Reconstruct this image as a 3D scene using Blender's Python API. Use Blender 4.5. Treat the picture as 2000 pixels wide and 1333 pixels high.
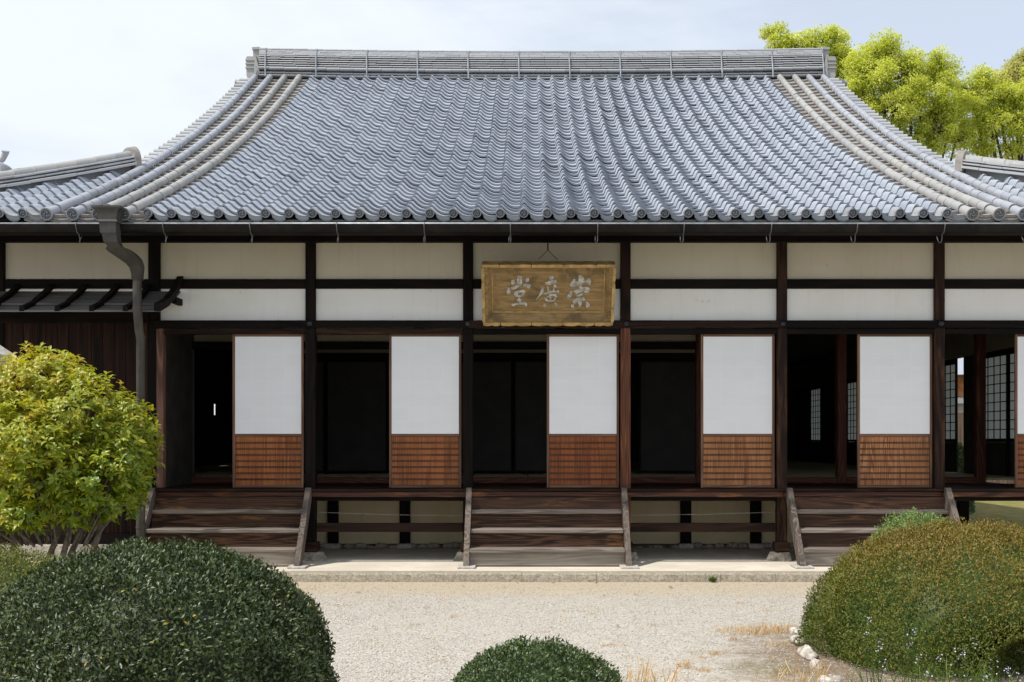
import bpy, math, random
import numpy as np
from mathutils import Vector, Matrix, Quaternion

R = random.Random(11)
NR = np.random.default_rng(5)
SC = bpy.context.scene
COL = SC.collection
for o in list(bpy.data.objects):
    bpy.data.objects.remove(o)

# ------------------------------------------------------------------ camera, sky, sun, exposure
CAMZ, F, CX, CY = 1.56, 2200.0, 1031.0, 863.0      # eye height; focal length and horizon/centre measured on the 2000 px photo
cam = bpy.data.cameras.new('camera')
camo = bpy.data.objects.new('camera', cam)
COL.objects.link(camo)
camo.location = (0, 0, CAMZ)
camo.rotation_euler = (math.radians(90), 0, 0)
cam.sensor_width = 36.0
cam.lens = 36.0 * F / 2000.0
cam.shift_x = -(CX - 1000.0) / 2000.0
cam.shift_y = (CY - 666.5) / 2000.0
cam.clip_start, cam.clip_end = 0.1, 3000
SC.camera = camo

SUN_EL, SUN_AZ = math.radians(57), math.radians(61)  # azimuth: to the left of the direction behind the camera
sun_dir = Vector((-math.sin(SUN_AZ) * math.cos(SUN_EL), -math.cos(SUN_AZ) * math.cos(SUN_EL), math.sin(SUN_EL)))
wd = bpy.data.worlds.new('World')
SC.world = wd
wd.use_nodes = True
nt = wd.node_tree
nt.nodes.clear()
def N(tree, typ, **kw):
    n = tree.nodes.new(typ)
    for k, v in kw.items():
        if k == 'inp':
            for a, b in v.items():
                n.inputs[a].default_value = b
        else:
            setattr(n, k, v)
    return n
sky = N(nt, 'ShaderNodeTexSky', sky_type='NISHITA', sun_disc=False, sun_elevation=SUN_EL,
        sun_rotation=math.atan2(sun_dir.x, sun_dir.y) % (2 * math.pi), air_density=1.0, dust_density=0.4, ozone_density=1.0)
tc = N(nt, 'ShaderNodeTexCoord')
mp = N(nt, 'ShaderNodeMapping')
mp.inputs['Location'].default_value = (0.7, 2.35, 4.2)
mp.inputs['Scale'].default_value = (1.0, 1.0, 2.2)
n1 = N(nt, 'ShaderNodeTexNoise', inp={'Scale': 1.15, 'Detail': 7.0, 'Roughness': 0.52, 'Distortion': 0.5})
mp2 = N(nt, 'ShaderNodeMapping')
mp2.inputs['Rotation'].default_value = (0.0, 0.5, 0.3)
mp2.inputs['Scale'].default_value = (2.0, 5.0, 9.0)
n2 = N(nt, 'ShaderNodeTexNoise', inp={'Scale': 0.9, 'Detail': 6.0, 'Roughness': 0.6, 'Distortion': 0.8})
ad = N(nt, 'ShaderNodeMath', operation='MULTIPLY_ADD')
ad.inputs[1].default_value = 0.28
cr = N(nt, 'ShaderNodeMapRange', inp={'From Min': 0.5, 'From Max': 0.73, 'To Min': 0.57, 'To Max': 0.97})
cr.interpolation_type = 'SMOOTHSTEP'
mx = N(nt, 'ShaderNodeMix', data_type='RGBA')
mx.inputs[7].default_value = (6.25, 6.6, 7.1, 1)
bg = N(nt, 'ShaderNodeBackground', inp={'Strength': 0.15})
wo = N(nt, 'ShaderNodeOutputWorld')
L = nt.links.new
L(tc.outputs['Generated'], mp.inputs['Vector']); L(mp.outputs[0], n1.inputs['Vector'])
L(tc.outputs['Generated'], mp2.inputs['Vector']); L(mp2.outputs[0], n2.inputs['Vector'])
L(n2.outputs['Fac'], ad.inputs[0]); L(n1.outputs['Fac'], ad.inputs[2])
L(ad.outputs[0], cr.inputs['Value'])
L(cr.outputs[0], mx.inputs[0]); L(sky.outputs[0], mx.inputs[6])
L(mx.outputs[2], bg.inputs['Color']); L(bg.outputs[0], wo.inputs['Surface'])

sl = bpy.data.lights.new('sun', 'SUN')
sl.energy = 4.4
sl.angle = math.radians(1.6)
sl.color = (1.0, 0.95, 0.87)
slo = bpy.data.objects.new('sun', sl)
COL.objects.link(slo)
slo.rotation_euler = sun_dir.to_track_quat('Z', 'Y').to_euler()
slo.location = (-20, -20, 30)

vs = SC.view_settings
vs.view_transform = 'Standard'
vs.look = 'None'
vs.exposure = 0.02
vs.gamma = 1.0
vs.use_curve_mapping = False
SC.cycles.use_denoising = True
SC.cycles.max_bounces = 8
SC.cycles.transparent_max_bounces = 4

# ------------------------------------------------------------------ materials
def mat_base(name, rough=0.6, spec=0.4):
    m = bpy.data.materials.new(name)
    m.use_nodes = True
    t = m.node_tree
    b = t.nodes['Principled BSDF']
    b.inputs['Roughness'].default_value = rough
    b.inputs['Specular IOR Level'].default_value = spec
    return m, t, b
def coords(t, scale=(1, 1, 1), rnd=True, rot=(0, 0, 0)):
    tc = N(t, 'ShaderNodeTexCoord')
    mp = N(t, 'ShaderNodeMapping')
    mp.inputs['Scale'].default_value = scale
    mp.inputs['Rotation'].default_value = rot
    if rnd:
        oi = N(t, 'ShaderNodeObjectInfo')
        ml = N(t, 'ShaderNodeVectorMath', operation='MULTIPLY_ADD')
        ml.inputs[1].default_value = (37.0, 53.0, 71.0)
        t.links.new(oi.outputs['Random'], ml.inputs[0])
        t.links.new(tc.outputs['Object'], ml.inputs[2])
        t.links.new(ml.outputs[0], mp.inputs['Vector'])
    else:
        t.links.new(tc.outputs['Object'], mp.inputs['Vector'])
    return mp.outputs[0]
def noise(t, vec, scale, detail=4.0, rough=0.55, dist=0.0):
    n = N(t, 'ShaderNodeTexNoise', inp={'Scale': scale, 'Detail': detail, 'Roughness': rough, 'Distortion': dist})
    t.links.new(vec, n.inputs['Vector'])
    return n.outputs['Fac']
def math_(t, op, a, b=None, c=None, clamp=False):
    n = N(t, 'ShaderNodeMath', operation=op, use_clamp=clamp)
    for i, v in enumerate((a, b, c)):
        if v is None: continue
        if isinstance(v, (int, float)): n.inputs[i].default_value = v
        else: t.links.new(v, n.inputs[i])
    return n.outputs[0]
def mixc(t, fac, a, b):
    n = N(t, 'ShaderNodeMix', data_type='RGBA')
    for i, v in ((0, fac), (6, a), (7, b)):
        if isinstance(v, (int, float)): n.inputs[i].default_value = v
        elif isinstance(v, tuple): n.inputs[i].default_value = v + (1,) if len(v) == 3 else v
        else: t.links.new(v, n.inputs[i])
    return n.outputs[2]
def maprange(t, v, a, b, c=0.0, d=1.0, smooth=True):
    n = N(t, 'ShaderNodeMapRange', inp={'From Min': a, 'From Max': b, 'To Min': c, 'To Max': d})
    if smooth: n.interpolation_type = 'SMOOTHSTEP'
    t.links.new(v, n.inputs['Value'])
    return n.outputs[0]
def bump(t, b, h, strength=0.3, dist=0.01):
    n = N(t, 'ShaderNodeBump', inp={'Strength': strength, 'Distance': dist})
    t.links.new(h, n.inputs['Height'])
    t.links.new(n.outputs[0], b.inputs['Normal'])

def wood(name, dark, mid, light, axis='X', ring=26.0, wide=5.0, rough=0.62, bstr=0.35, contrast=1.0, spec=0.25, wear=None):
    m, t, b = mat_base(name, rough, spec)
    def sc(along, across):
        return tuple(along if a == axis else across for a in 'XYZ')
    v1 = coords(t, sc(0.55, wide))
    r0 = noise(t, v1, 1.0, 1.2, 0.4, 0.15)
    rg = math_(t, 'SINE', math_(t, 'MULTIPLY', r0, ring * 2))
    rg = math_(t, 'MULTIPLY_ADD', rg, 0.5, 0.5)
    v2 = coords(t, sc(4.0, 150.0))
    fb = noise(t, v2, 1.0, 3.0, 0.6)
    v3 = coords(t, sc(0.9, 4.0))
    pt = noise(t, v3, 1.0, 4.0, 0.6)
    f1 = math_(t, 'MULTIPLY', math_(t, 'POWER', rg, 1.6), contrast, clamp=True)
    c1 = mixc(t, f1, dark, light)
    f2 = maprange(t, fb, 0.32, 0.68, 0.0, 0.75)
    c2 = mixc(t, math_(t, 'MULTIPLY', f2, 0.6), c1, dark)
    f3 = maprange(t, pt, 0.38, 0.66, 0.0, 0.8)
    c3 = mixc(t, f3, c2, mid)
    if wear:
        v4 = coords(t, sc(1.2, 9.0))
        f4 = maprange(t, noise(t, v4, 1.0, 5.0, 0.65), 0.56, 0.7, 0.0, 0.8)
        c3 = mixc(t, f4, c3, wear)
    oi = N(t, 'ShaderNodeObjectInfo')
    hs = N(t, 'ShaderNodeHueSaturation')
    t.links.new(math_(t, 'MULTIPLY_ADD', oi.outputs['Random'], 0.34, 0.83), hs.inputs['Value'])
    t.links.new(c3, hs.inputs['Color'])
    t.links.new(hs.outputs[0], b.inputs['Base Color'])
    h = math_(t, 'ADD', math_(t, 'MULTIPLY', rg, 0.5), fb)
    bump(t, b, h, bstr, 0.004)
    return m

M = {}
for ax in 'XYZ':
    M['dark' + ax] = wood('dark_timber_' + ax, (0.005, 0.004, 0.0035), (0.008, 0.006, 0.0052), (0.013, 0.008, 0.0065), ax, 20, spec=0.08)
    M['brown' + ax] = wood('brown_timber_' + ax, (0.011, 0.006, 0.0045), (0.021, 0.0115, 0.0085), (0.045, 0.02, 0.012), ax, 22, spec=0.12, wear=(0.075, 0.036, 0.019))
    M['red' + ax] = wood('red_timber_' + ax, (0.05, 0.014, 0.007), (0.075, 0.022, 0.011), (0.16, 0.06, 0.03), ax, 40, 6.0)
    M['grey' + ax] = wood('weathered_timber_' + ax, (0.11, 0.088, 0.072), (0.21, 0.178, 0.152), (0.32, 0.28, 0.243), ax, 24, 12.0, 0.8, 0.5, 0.8)
M['redpost'] = wood('grained_red_post', (0.055, 0.015, 0.007), (0.10, 0.032, 0.015), (0.32, 0.115, 0.045), 'Z', 42, 12.0, 0.55, 0.5)
M['riser'] = wood('stair_riser_timber', (0.022, 0.010, 0.006), (0.055, 0.026, 0.015), (0.14, 0.068, 0.034), 'X', 30, 11.0, 0.6, 0.4, wear=(0.24, 0.11, 0.04))
M['edge'] = wood('veranda_edge_timber', (0.028, 0.011, 0.007), (0.07, 0.028, 0.016), (0.13, 0.05, 0.024), 'X', 24, 7.0, 0.5, 0.4, wear=(0.28, 0.12, 0.045))
M['plankA'] = wood('orange_cedar', (0.17, 0.05, 0.016), (0.32, 0.11, 0.036), (0.46, 0.19, 0.068), 'Z', 22, 16.0, 0.6, 0.3, 0.6)
M['plankB'] = wood('deep_orange_cedar', (0.16, 0.04, 0.011), (0.30, 0.088, 0.024), (0.42, 0.15, 0.046), 'Z', 22, 16.0, 0.55, 0.3, 0.6)
M['plankC'] = wood('tan_cedar', (0.18, 0.065, 0.024), (0.36, 0.155, 0.062), (0.48, 0.24, 0.105), 'Z', 34, 12.0, 0.62, 0.3, 0.9)
M['frameZ'] = wood('door_frame_cedar_upright', (0.10, 0.05, 0.03), (0.17, 0.09, 0.055), (0.24, 0.14, 0.09), 'Z', 18, 8.0)
M['frameX'] = wood('door_frame_cedar_rail', (0.10, 0.05, 0.03), (0.17, 0.09, 0.055), (0.24, 0.14, 0.09), 'X', 18, 8.0)
M['battn'] = wood('door_batten_cedar', (0.05, 0.022, 0.012), (0.085, 0.04, 0.022), (0.12, 0.06, 0.035), 'X', 18, 8.0)
M['jamb'] = wood('weathered_red_jamb', (0.07, 0.032, 0.022), (0.13, 0.065, 0.045), (0.2, 0.11, 0.08), 'Z', 18, 8.0)
M['strg'] = wood('stringer_timber', (0.07, 0.052, 0.042), (0.14, 0.115, 0.096), (0.23, 0.195, 0.165), 'Z', 24, 9.0, 0.8, 0.5, 0.8)
M['bleach'] = wood('bleached_riser', (0.22, 0.19, 0.155), (0.34, 0.30, 0.25), (0.42, 0.38, 0.33), 'X', 26, 7.0, 0.8, 0.4, 0.7)
M['board'] = wood('charred_wall_board', (0.007, 0.005, 0.005), (0.022, 0.010, 0.007), (0.05, 0.021, 0.012), 'Z', 12, 12.0, 0.6, 0.4, spec=0.1)

def plaster(name, col, stain, amount=0.5):
    m, t, b = mat_base(name, 0.9, 0.1)
    v = coords(t, (1, 1, 1))
    a = noise(t, v, 1.3, 6, 0.6)
    s = noise(t, v, 9.0, 7, 0.7, 0.4)
    mask = noise(t, coords(t, (1, 1, 2)), 2.2, 2, 0.5)
    sp = math_(t, 'MULTIPLY', maprange(t, s, 0.6, 0.74), maprange(t, mask, 0.5, 0.66))
    c = mixc(t, maprange(t, a, 0.35, 0.7, 0.0, amount), col, tuple(0.82 * x for x in col[:2]) + (0.72 * col[2],))
    c = mixc(t, math_(t, 'MULTIPLY', sp, 0.65), c, stain)
    stv = noise(t, coords(t, (16, 16, 1.3)), 1.0, 5, 0.65)
    c = mixc(t, maprange(t, stv, 0.52, 0.78, 0, 0.3), c, tuple(x * 0.68 for x in col))
    t.links.new(c, b.inputs['Base Color'])
    bump(t, b, noise(t, v, 120.0, 4, 0.6), 0.12, 0.003)
    return m
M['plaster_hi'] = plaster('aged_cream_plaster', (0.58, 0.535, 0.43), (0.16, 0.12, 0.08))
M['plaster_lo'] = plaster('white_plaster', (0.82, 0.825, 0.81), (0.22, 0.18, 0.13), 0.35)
M['plaster_base'] = plaster('ochre_base_plaster', (0.74, 0.63, 0.42), (0.15, 0.12, 0.07), 0.8)
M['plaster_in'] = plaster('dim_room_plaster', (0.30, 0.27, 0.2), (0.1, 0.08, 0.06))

def paper_mat():
    m, t, b = mat_base('shoji_paper', 0.85, 0.15)
    br = N(t, 'ShaderNodeTexBrick', offset=0.0, squash=1.0)
    for k, v in {'Scale': 1.0, 'Mortar Size': 0.004, 'Mortar Smooth': 0.6, 'Brick Width': 0.205, 'Row Height': 0.165, 'Bias': 0.0}.items():
        br.inputs[k].default_value = v
    br.inputs['Color1'].default_value = (0.775, 0.79, 0.81, 1); br.inputs['Color2'].default_value = (0.755, 0.772, 0.793, 1)
    br.inputs['Mortar'].default_value = (0.81, 0.822, 0.84, 1)
    v = coords(t, (1, 1, 1), rnd=False, rot=(math.radians(-90), 0, 0))
    t.links.new(v, br.inputs['Vector'])
    c = mixc(t, maprange(t, noise(t, coords(t, (1, 1, 3)), 3.0, 5), 0.4, 0.7, 0, 0.14), br.outputs['Color'], (0.66, 0.67, 0.66))
    t.links.new(c, b.inputs['Base Color'])
    bump(t, b, noise(t, coords(t, (4, 4, 30)), 3.0, 5), 0.05, 0.01)
    return m
M['paper'] = paper_mat()
def thin_paper():
    m = bpy.data.materials.new('backlit_paper'); m.use_nodes = True
    t = m.node_tree; t.nodes.clear()
    d = N(t, 'ShaderNodeBsdfDiffuse'); d.inputs[0].default_value = (0.5, 0.5, 0.48, 1)
    tr = N(t, 'ShaderNodeBsdfTranslucent'); tr.inputs[0].default_value = (0.72, 0.75, 0.75, 1)
    mxs = N(t, 'ShaderNodeMixShader'); mxs.inputs[0].default_value = 0.6
    o = N(t, 'ShaderNodeOutputMaterial')
    t.links.new(d.outputs[0], mxs.inputs[1]); t.links.new(tr.outputs[0], mxs.inputs[2]); t.links.new(mxs.outputs[0], o.inputs[0])
    return m
M['paper_in'] = thin_paper()

def tile_mat(name, c0, c1, lichen=None, la=0.5, rough=0.42):
    m, t, b = mat_base(name, rough, 0.45)
    oi = N(t, 'ShaderNodeObjectInfo')
    at = N(t, 'ShaderNodeAttribute', attribute_name='tint')
    rr = math_(t, 'FRACT', math_(t, 'ADD', oi.outputs['Random'], at.outputs['Fac']))
    c = mixc(t, math_(t, 'POWER', rr, 0.8), c0, c1)
    c = mixc(t, math_(t, 'MULTIPLY', math_(t, 'GREATER_THAN', rr, 0.95), 0.4), c, tuple(x * 0.45 for x in c0))
    g = N(t, 'ShaderNodeNewGeometry')
    a = noise(t, g.outputs['Position'], 2.3, 6, 0.65)
    c = mixc(t, maprange(t, a, 0.5, 0.75, 0, 0.28), c, tuple(x * 0.7 for x in c0))
    a2 = noise(t, g.outputs['Position'], 26.0, 5, 0.7)
    c = mixc(t, maprange(t, a2, 0.56, 0.72, 0, 0.35), c, (0.36, 0.36, 0.35))
    if lichen:
        a3 = noise(t, g.outputs['Position'], 9.0, 7, 0.75, 0.6)
        c = mixc(t, maprange(t, a3, 0.5 - la * 0.2, 0.62, 0, 0.85), c, lichen)
    t.links.new(c, b.inputs['Base Color'])
    t.links.new(maprange(t, a2, 0.3, 0.7, rough - 0.08, rough + 0.2), b.inputs['Roughness'])
    bump(t, b, a2, 0.15, 0.004)
    return m
M['tile'] = tile_mat('smoked_roof_tile', (0.30, 0.335, 0.39), (0.385, 0.415, 0.465))
M['eave'] = tile_mat('eave_tile', (0.28, 0.30, 0.33), (0.36, 0.375, 0.40), (0.33, 0.31, 0.26), 0.0)
M['tedge_shade'] = tile_mat('shade_toned_tile_edge', (0.22, 0.245, 0.285), (0.27, 0.295, 0.335), None, 0, 0.55)  # shade painted into the colour of front edges, eave aprons and disc rims
M['medal'] = tile_mat('dark_medallion', (0.07, 0.08, 0.10), (0.12, 0.13, 0.15), None, 0, 0.6)
M['roll'] = tile_mat('blue_grey_roll_tile', (0.28, 0.30, 0.34), (0.35, 0.37, 0.405))
M['rolll'] = tile_mat('lichened_roll_tile', (0.26, 0.275, 0.285), (0.35, 0.35, 0.345), (0.345, 0.325, 0.29), 0.2, 0.6)
M['pan'] = tile_mat('buff_pan_tile', (0.2, 0.19, 0.18), (0.31, 0.295, 0.275), (0.24, 0.2, 0.17), 0.0, 0.65)
M['ridge'] = tile_mat('ridge_tile', (0.33, 0.345, 0.36), (0.385, 0.395, 0.41), None, 0.05, 0.55)
M['deck'] = tile_mat('grey_mortar', (0.15, 0.15, 0.16), (0.19, 0.19, 0.19), None, 0, 0.85)
M['capstone'] = tile_mat('weathered_cap_tile', (0.25, 0.235, 0.215), (0.30, 0.28, 0.255), (0.2, 0.175, 0.15), 0.1, 0.8)

def simple(name, col, rough=0.5, metal=0.0, var=0.25, scale=12.0, bs=0.0, spec=0.4):
    m, t, b = mat_base(name, rough, spec)
    b.inputs['Metallic'].default_value = metal
    v = coords(t, (1, 1, 1))
    n = noise(t, v, scale, 6, 0.62)
    c = mixc(t, maprange(t, n, 0.35, 0.68), tuple(x * (1 - var) for x in col), tuple(min(1, x * (1 + var)) for x in col))
    t.links.new(c, b.inputs['Base Color'])
    if bs: bump(t, b, n, bs, 0.01)
    return m
M['copper'] = simple('brown_copper_gutter', (0.014, 0.013, 0.012), 0.6, 0.0, 0.3, 6.0, spec=0.12)
M['pipe'] = simple('brown_downpipe', (0.065, 0.057, 0.047), 0.5, 0.2, 0.25, 5.0)
M['hopper'] = simple('grey_brown_hopper', (0.045, 0.043, 0.04), 0.5, 0.1, 0.25, 5.0)
M['rim'] = simple('bare_metal_rim', (0.42, 0.45, 0.47), 0.4, 0.6, 0.2, 8.0)
M['rim2'] = simple('dull_bracket_metal', (0.16, 0.17, 0.18), 0.5, 0.6, 0.2, 8.0)
M['iron'] = simple('blue_black_iron', (0.035, 0.04, 0.048), 0.45, 0.6, 0.3, 20.0)
M['strap'] = simple('galvanised_strap', (0.36, 0.39, 0.41), 0.5, 0.3, 0.2, 10.0)
M['stone'] = simple('rough_grey_stone', (0.36, 0.33, 0.28), 0.9, 0, 0.3, 30.0, 0.5)
M['footst'] = simple('dark_foot_stone', (0.25, 0.225, 0.185), 0.9, 0, 0.35, 22.0, 0.7)
M['kerb'] = simple('sandy_kerb_stone', (0.33, 0.29, 0.225), 0.9, 0, 0.28, 38.0, 0.8)
M['pad'] = simple('pale_stone_pad', (0.46, 0.43, 0.39), 0.85, 0, 0.2, 20.0, 0.3)
M['white_stone'] = simple('white_edging_stone', (0.44, 0.40, 0.345), 0.9, 0, 0.4, 14.0, 1.0)
M['tatami'] = simple('straw_mat', (0.52, 0.46, 0.28), 0.7, 0, 0.2, 30.0)
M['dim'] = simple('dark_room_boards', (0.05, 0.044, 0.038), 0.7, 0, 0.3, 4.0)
M['wire'] = simple('thin_wire', (0.12, 0.11, 0.09), 0.5, 0.5, 0.1)

def sign_mat():
    m, t, b = mat_base('gilded_brown_board', 0.6, 0.3)
    v = coords(t, (1.0, 1.0, 1.0), rnd=False)
    vg = coords(t, (3, 30, 30))
    a = noise(t, v, 4.2, 6, 0.65, 0.5)
    g = noise(t, vg, 1.4, 5, 0.65)
    c = mixc(t, maprange(t, g, 0.35, 0.68), (0.22, 0.14, 0.055), (0.35, 0.235, 0.10))
    c = mixc(t, maprange(t, a, 0.47, 0.68, 0, 0.8), c, (0.10, 0.07, 0.035))
    t.links.new(c, b.inputs['Base Color'])
    bump(t, b, g, 0.25, 0.006)
    return m
M['sign'] = sign_mat()
M['signrim'] = simple('golden_rim_wood', (0.42, 0.28, 0.105), 0.55, 0, 0.3, 9.0, 0.2)
M['glyph'] = simple('worn_white_lettering', (0.42, 0.405, 0.355), 0.7, 0, 0.42, 26.0, 0.2)

def leaf_mat(name, stops, rough=0.45, trans=0.25, spec=0.4):
    m = bpy.data.materials.new(name); m.use_nodes = True
    t = m.node_tree; b = t.nodes['Principled BSDF']
    b.inputs['Roughness'].default_value = rough
    b.inputs['Specular IOR Level'].default_value = spec
    at = N(t, 'ShaderNodeAttribute', attribute_name='tint')
    rp = N(t, 'ShaderNodeValToRGB')
    e = rp.color_ramp.elements
    while len(e) < len(stops): e.new(0.5)
    for i, (p, c) in enumerate(stops):
        e[i].position = p; e[i].color = c + (1,)
    t.links.new(at.outputs['Fac'], rp.inputs[0])
    t.links.new(rp.outputs[0], b.inputs['Base Color'])
    tr = N(t, 'ShaderNodeBsdfTranslucent')
    hs = N(t, 'ShaderNodeHueSaturation', inp={'Saturation': 1.1, 'Value': 1.5, 'Hue': 0.49})
    t.links.new(rp.outputs[0], hs.inputs['Color']); t.links.new(hs.outputs[0], tr.inputs[0])
    mxs = N(t, 'ShaderNodeMixShader'); mxs.inputs[0].default_value = trans
    t.links.new(b.outputs[0], mxs.inputs[1]); t.links.new(tr.outputs[0], mxs.inputs[2])
    t.links.new(mxs.outputs[0], t.nodes['Material Output'].inputs[0])
    return m
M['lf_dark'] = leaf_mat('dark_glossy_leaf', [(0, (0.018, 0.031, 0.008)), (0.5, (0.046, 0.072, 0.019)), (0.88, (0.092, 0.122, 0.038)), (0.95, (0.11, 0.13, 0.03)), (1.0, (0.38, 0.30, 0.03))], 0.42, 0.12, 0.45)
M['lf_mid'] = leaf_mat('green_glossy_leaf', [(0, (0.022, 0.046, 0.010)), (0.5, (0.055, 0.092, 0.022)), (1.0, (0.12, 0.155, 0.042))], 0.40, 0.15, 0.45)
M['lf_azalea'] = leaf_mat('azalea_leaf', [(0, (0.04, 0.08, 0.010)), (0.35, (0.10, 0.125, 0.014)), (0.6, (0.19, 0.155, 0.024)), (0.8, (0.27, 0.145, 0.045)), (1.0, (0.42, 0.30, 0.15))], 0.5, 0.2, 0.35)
M['lf_pale'] = leaf_mat('pale_green_leaf', [(0, (0.09, 0.15, 0.04)), (0.6, (0.2, 0.28, 0.09)), (1.0, (0.3, 0.38, 0.14))], 0.5, 0.25, 0.35)
M['lf_hedge'] = leaf_mat('olive_hedge_leaf', [(0, (0.06, 0.085, 0.014)), (0.6, (0.15, 0.165, 0.028)), (1.0, (0.27, 0.23, 0.06))], 0.5, 0.2, 0.35)
M['lf_gold'] = leaf_mat('yellow_green_leaf', [(0, (0.06, 0.115, 0.014)), (0.3, (0.15, 0.22, 0.018)), (0.65, (0.32, 0.35, 0.028)), (0.95, (0.46, 0.42, 0.045)), (1.0, (0.46, 0.34, 0.06))], 0.36, 0.34, 0.45)
M['lf_tree'] = leaf_mat('spring_tree_leaf', [(0, (0.17, 0.20, 0.03)), (0.35, (0.37, 0.425, 0.065)), (0.75, (0.53, 0.58, 0.125)), (1.0, (0.64, 0.66, 0.2))], 0.5, 0.5, 0.3)
M['lf_far'] = leaf_mat('dull_tree_leaf', [(0, (0.22, 0.25, 0.07)), (0.5, (0.42, 0.43, 0.14)), (1.0, (0.55, 0.53, 0.22))], 0.55, 0.45, 0.3)
M['lf_dry'] = leaf_mat('dry_grass_blade', [(0, (0.36, 0.2, 0.08)), (0.5, (0.54, 0.38, 0.18)), (1.0, (0.68, 0.54, 0.32))], 0.7, 0.3, 0.2)
M['lf_grass'] = leaf_mat('green_grass_blade', [(0, (0.04, 0.09, 0.015)), (1.0, (0.14, 0.2, 0.04))], 0.6, 0.3, 0.2)
M['petal'] = leaf_mat('violet_petal', [(0, (0.5, 0.46, 0.72)), (1.0, (0.78, 0.74, 0.88))], 0.6, 0.3, 0.2)
M['bark'] = simple('grey_bark', (0.13, 0.105, 0.08), 0.9, 0, 0.4, 18.0, 0.8)
M['treebark'] = simple('dark_bark', (0.07, 0.055, 0.042), 0.9, 0, 0.4, 6.0, 0.6)
M['dryleaf'] = simple('fallen_leaf_brown', (0.32, 0.13, 0.05), 0.7, 0, 0.3, 60.0)

def gravel_mat():
    m, t, b = mat_base('raked_gravel', 0.95, 0.1)
    g = N(t, 'ShaderNodeNewGeometry'); p = g.outputs['Position']
    vo = N(t, 'ShaderNodeTexVoronoi', inp={'Scale': 100.0}); t.links.new(p, vo.inputs['Vector'])
    vo2 = N(t, 'ShaderNodeTexVoronoi', inp={'Scale': 42.0}); t.links.new(p, vo2.inputs['Vector'])
    sx = N(t, 'ShaderNodeSeparateColor'); t.links.new(vo.outputs['Color'], sx.inputs[0])
    c = mixc(t, sx.outputs[0], (0.29, 0.255, 0.21), (0.63, 0.595, 0.53))
    big = noise(t, p, 0.7, 5, 0.6)
    c = mixc(t, maprange(t, big, 0.42, 0.68, 0, 0.4), c, (0.50, 0.46, 0.40))
    c = mixc(t, maprange(t, noise(t, p, 3.6, 6, 0.7), 0.5, 0.72, 0, 0.35), c, (0.33, 0.285, 0.235))
    sp = N(t, 'ShaderNodeSeparateXYZ'); t.links.new(p, sp.inputs[0])
    edge = math_(t, 'ADD', sp.outputs[1], math_(t, 'MULTIPLY', noise(t, p, 1.6, 4, 0.6), 0.9))
    sand = maprange(t, edge, 11.45, 12.35)
    c = mixc(t, math_(t, 'MULTIPLY', sand, 0.75), c, (0.50, 0.41, 0.285))
    # bare soil and moss in front of the azalea bed
    def blob(cx, cy, rx, ry, lo, hi):
        dx = math_(t, 'DIVIDE', math_(t, 'SUBTRACT', sp.outputs[0], cx), rx)
        dy = math_(t, 'DIVIDE', math_(t, 'SUBTRACT', sp.outputs[1], cy), ry)
        r2 = math_(t, 'SQRT', math_(t, 'ADD', math_(t, 'MULTIPLY', dx, dx), math_(t, 'MULTIPLY', dy, dy)))
        r2 = math_(t, 'ADD', r2, math_(t, 'MULTIPLY', math_(t, 'SUBTRACT', noise(t, p, 4.5, 6, 0.7), 0.5), 1.5))
        return maprange(t, r2, lo, hi, 1.0, 0.0)
    soil = math_(t, 'MULTIPLY', blob(2.8, 7.8, 1.2, 1.55, 0.7, 1.4), maprange(t, noise(t, p, 22, 5, 0.75), 0.3, 0.52))
    c = mixc(t, math_(t, 'MULTIPLY', soil, 0.85), c, mixc(t, noise(t, p, 40, 4), (0.11, 0.07, 0.04), (0.25, 0.17, 0.11)))
    moss = math_(t, 'MULTIPLY', blob(1.65, 7.75, 0.36, 0.35, 0.3, 1.2), maprange(t, noise(t, p, 30, 5, 0.75), 0.4, 0.6))
    c = mixc(t, math_(t, 'MULTIPLY', moss, 0.75), c, (0.15, 0.14, 0.04))
    t.links.new(c, b.inputs['Base Color'])
    h = math_(t, 'ADD', math_(t, 'MULTIPLY', vo.outputs['Distance'], -0.7), math_(t, 'MULTIPLY', vo2.outputs['Distance'], -0.5))
    bump(t, b, h, 0.9, 0.012)
    return m
M['gravel'] = gravel_mat()
def clay_mat():
    m, t, b = mat_base('packed_clay', 0.95, 0.1)
    g = N(t, 'ShaderNodeNewGeometry'); p = g.outputs['Position']
    a = noise(t, p, 1.8, 7, 0.65)
    s = noise(t, p, 60, 4, 0.7)
    c = mixc(t, maprange(t, a, 0.35, 0.7), (0.56, 0.50, 0.41), (0.68, 0.625, 0.53))
    c = mixc(t, maprange(t, s, 0.55, 0.75, 0, 0.4), c, (0.43, 0.38, 0.31))
    t.links.new(c, b.inputs['Base Color'])
    bump(t, b, s, 0.25, 0.004)
    return m
M['clay'] = clay_mat()
def lawn_mat():
    m, t, b = mat_base('patchy_lawn', 0.95, 0.1)
    g = N(t, 'ShaderNodeNewGeometry'); p = g.outputs['Position']
    a = noise(t, p, 2.5, 7, 0.7)
    c = mixc(t, maprange(t, a, 0.35, 0.65), (0.32, 0.24, 0.12), (0.17, 0.19, 0.045))
    t.links.new(c, b.inputs['Base Color'])
    bump(t, b, noise(t, p, 30, 5, 0.7), 0.8, 0.05)
    return m
M['lawn'] = lawn_mat()
M['pebble'] = tile_mat('pale_pebble', (0.34, 0.30, 0.26), (0.66, 0.63, 0.58), None, 0, 0.9)

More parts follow.
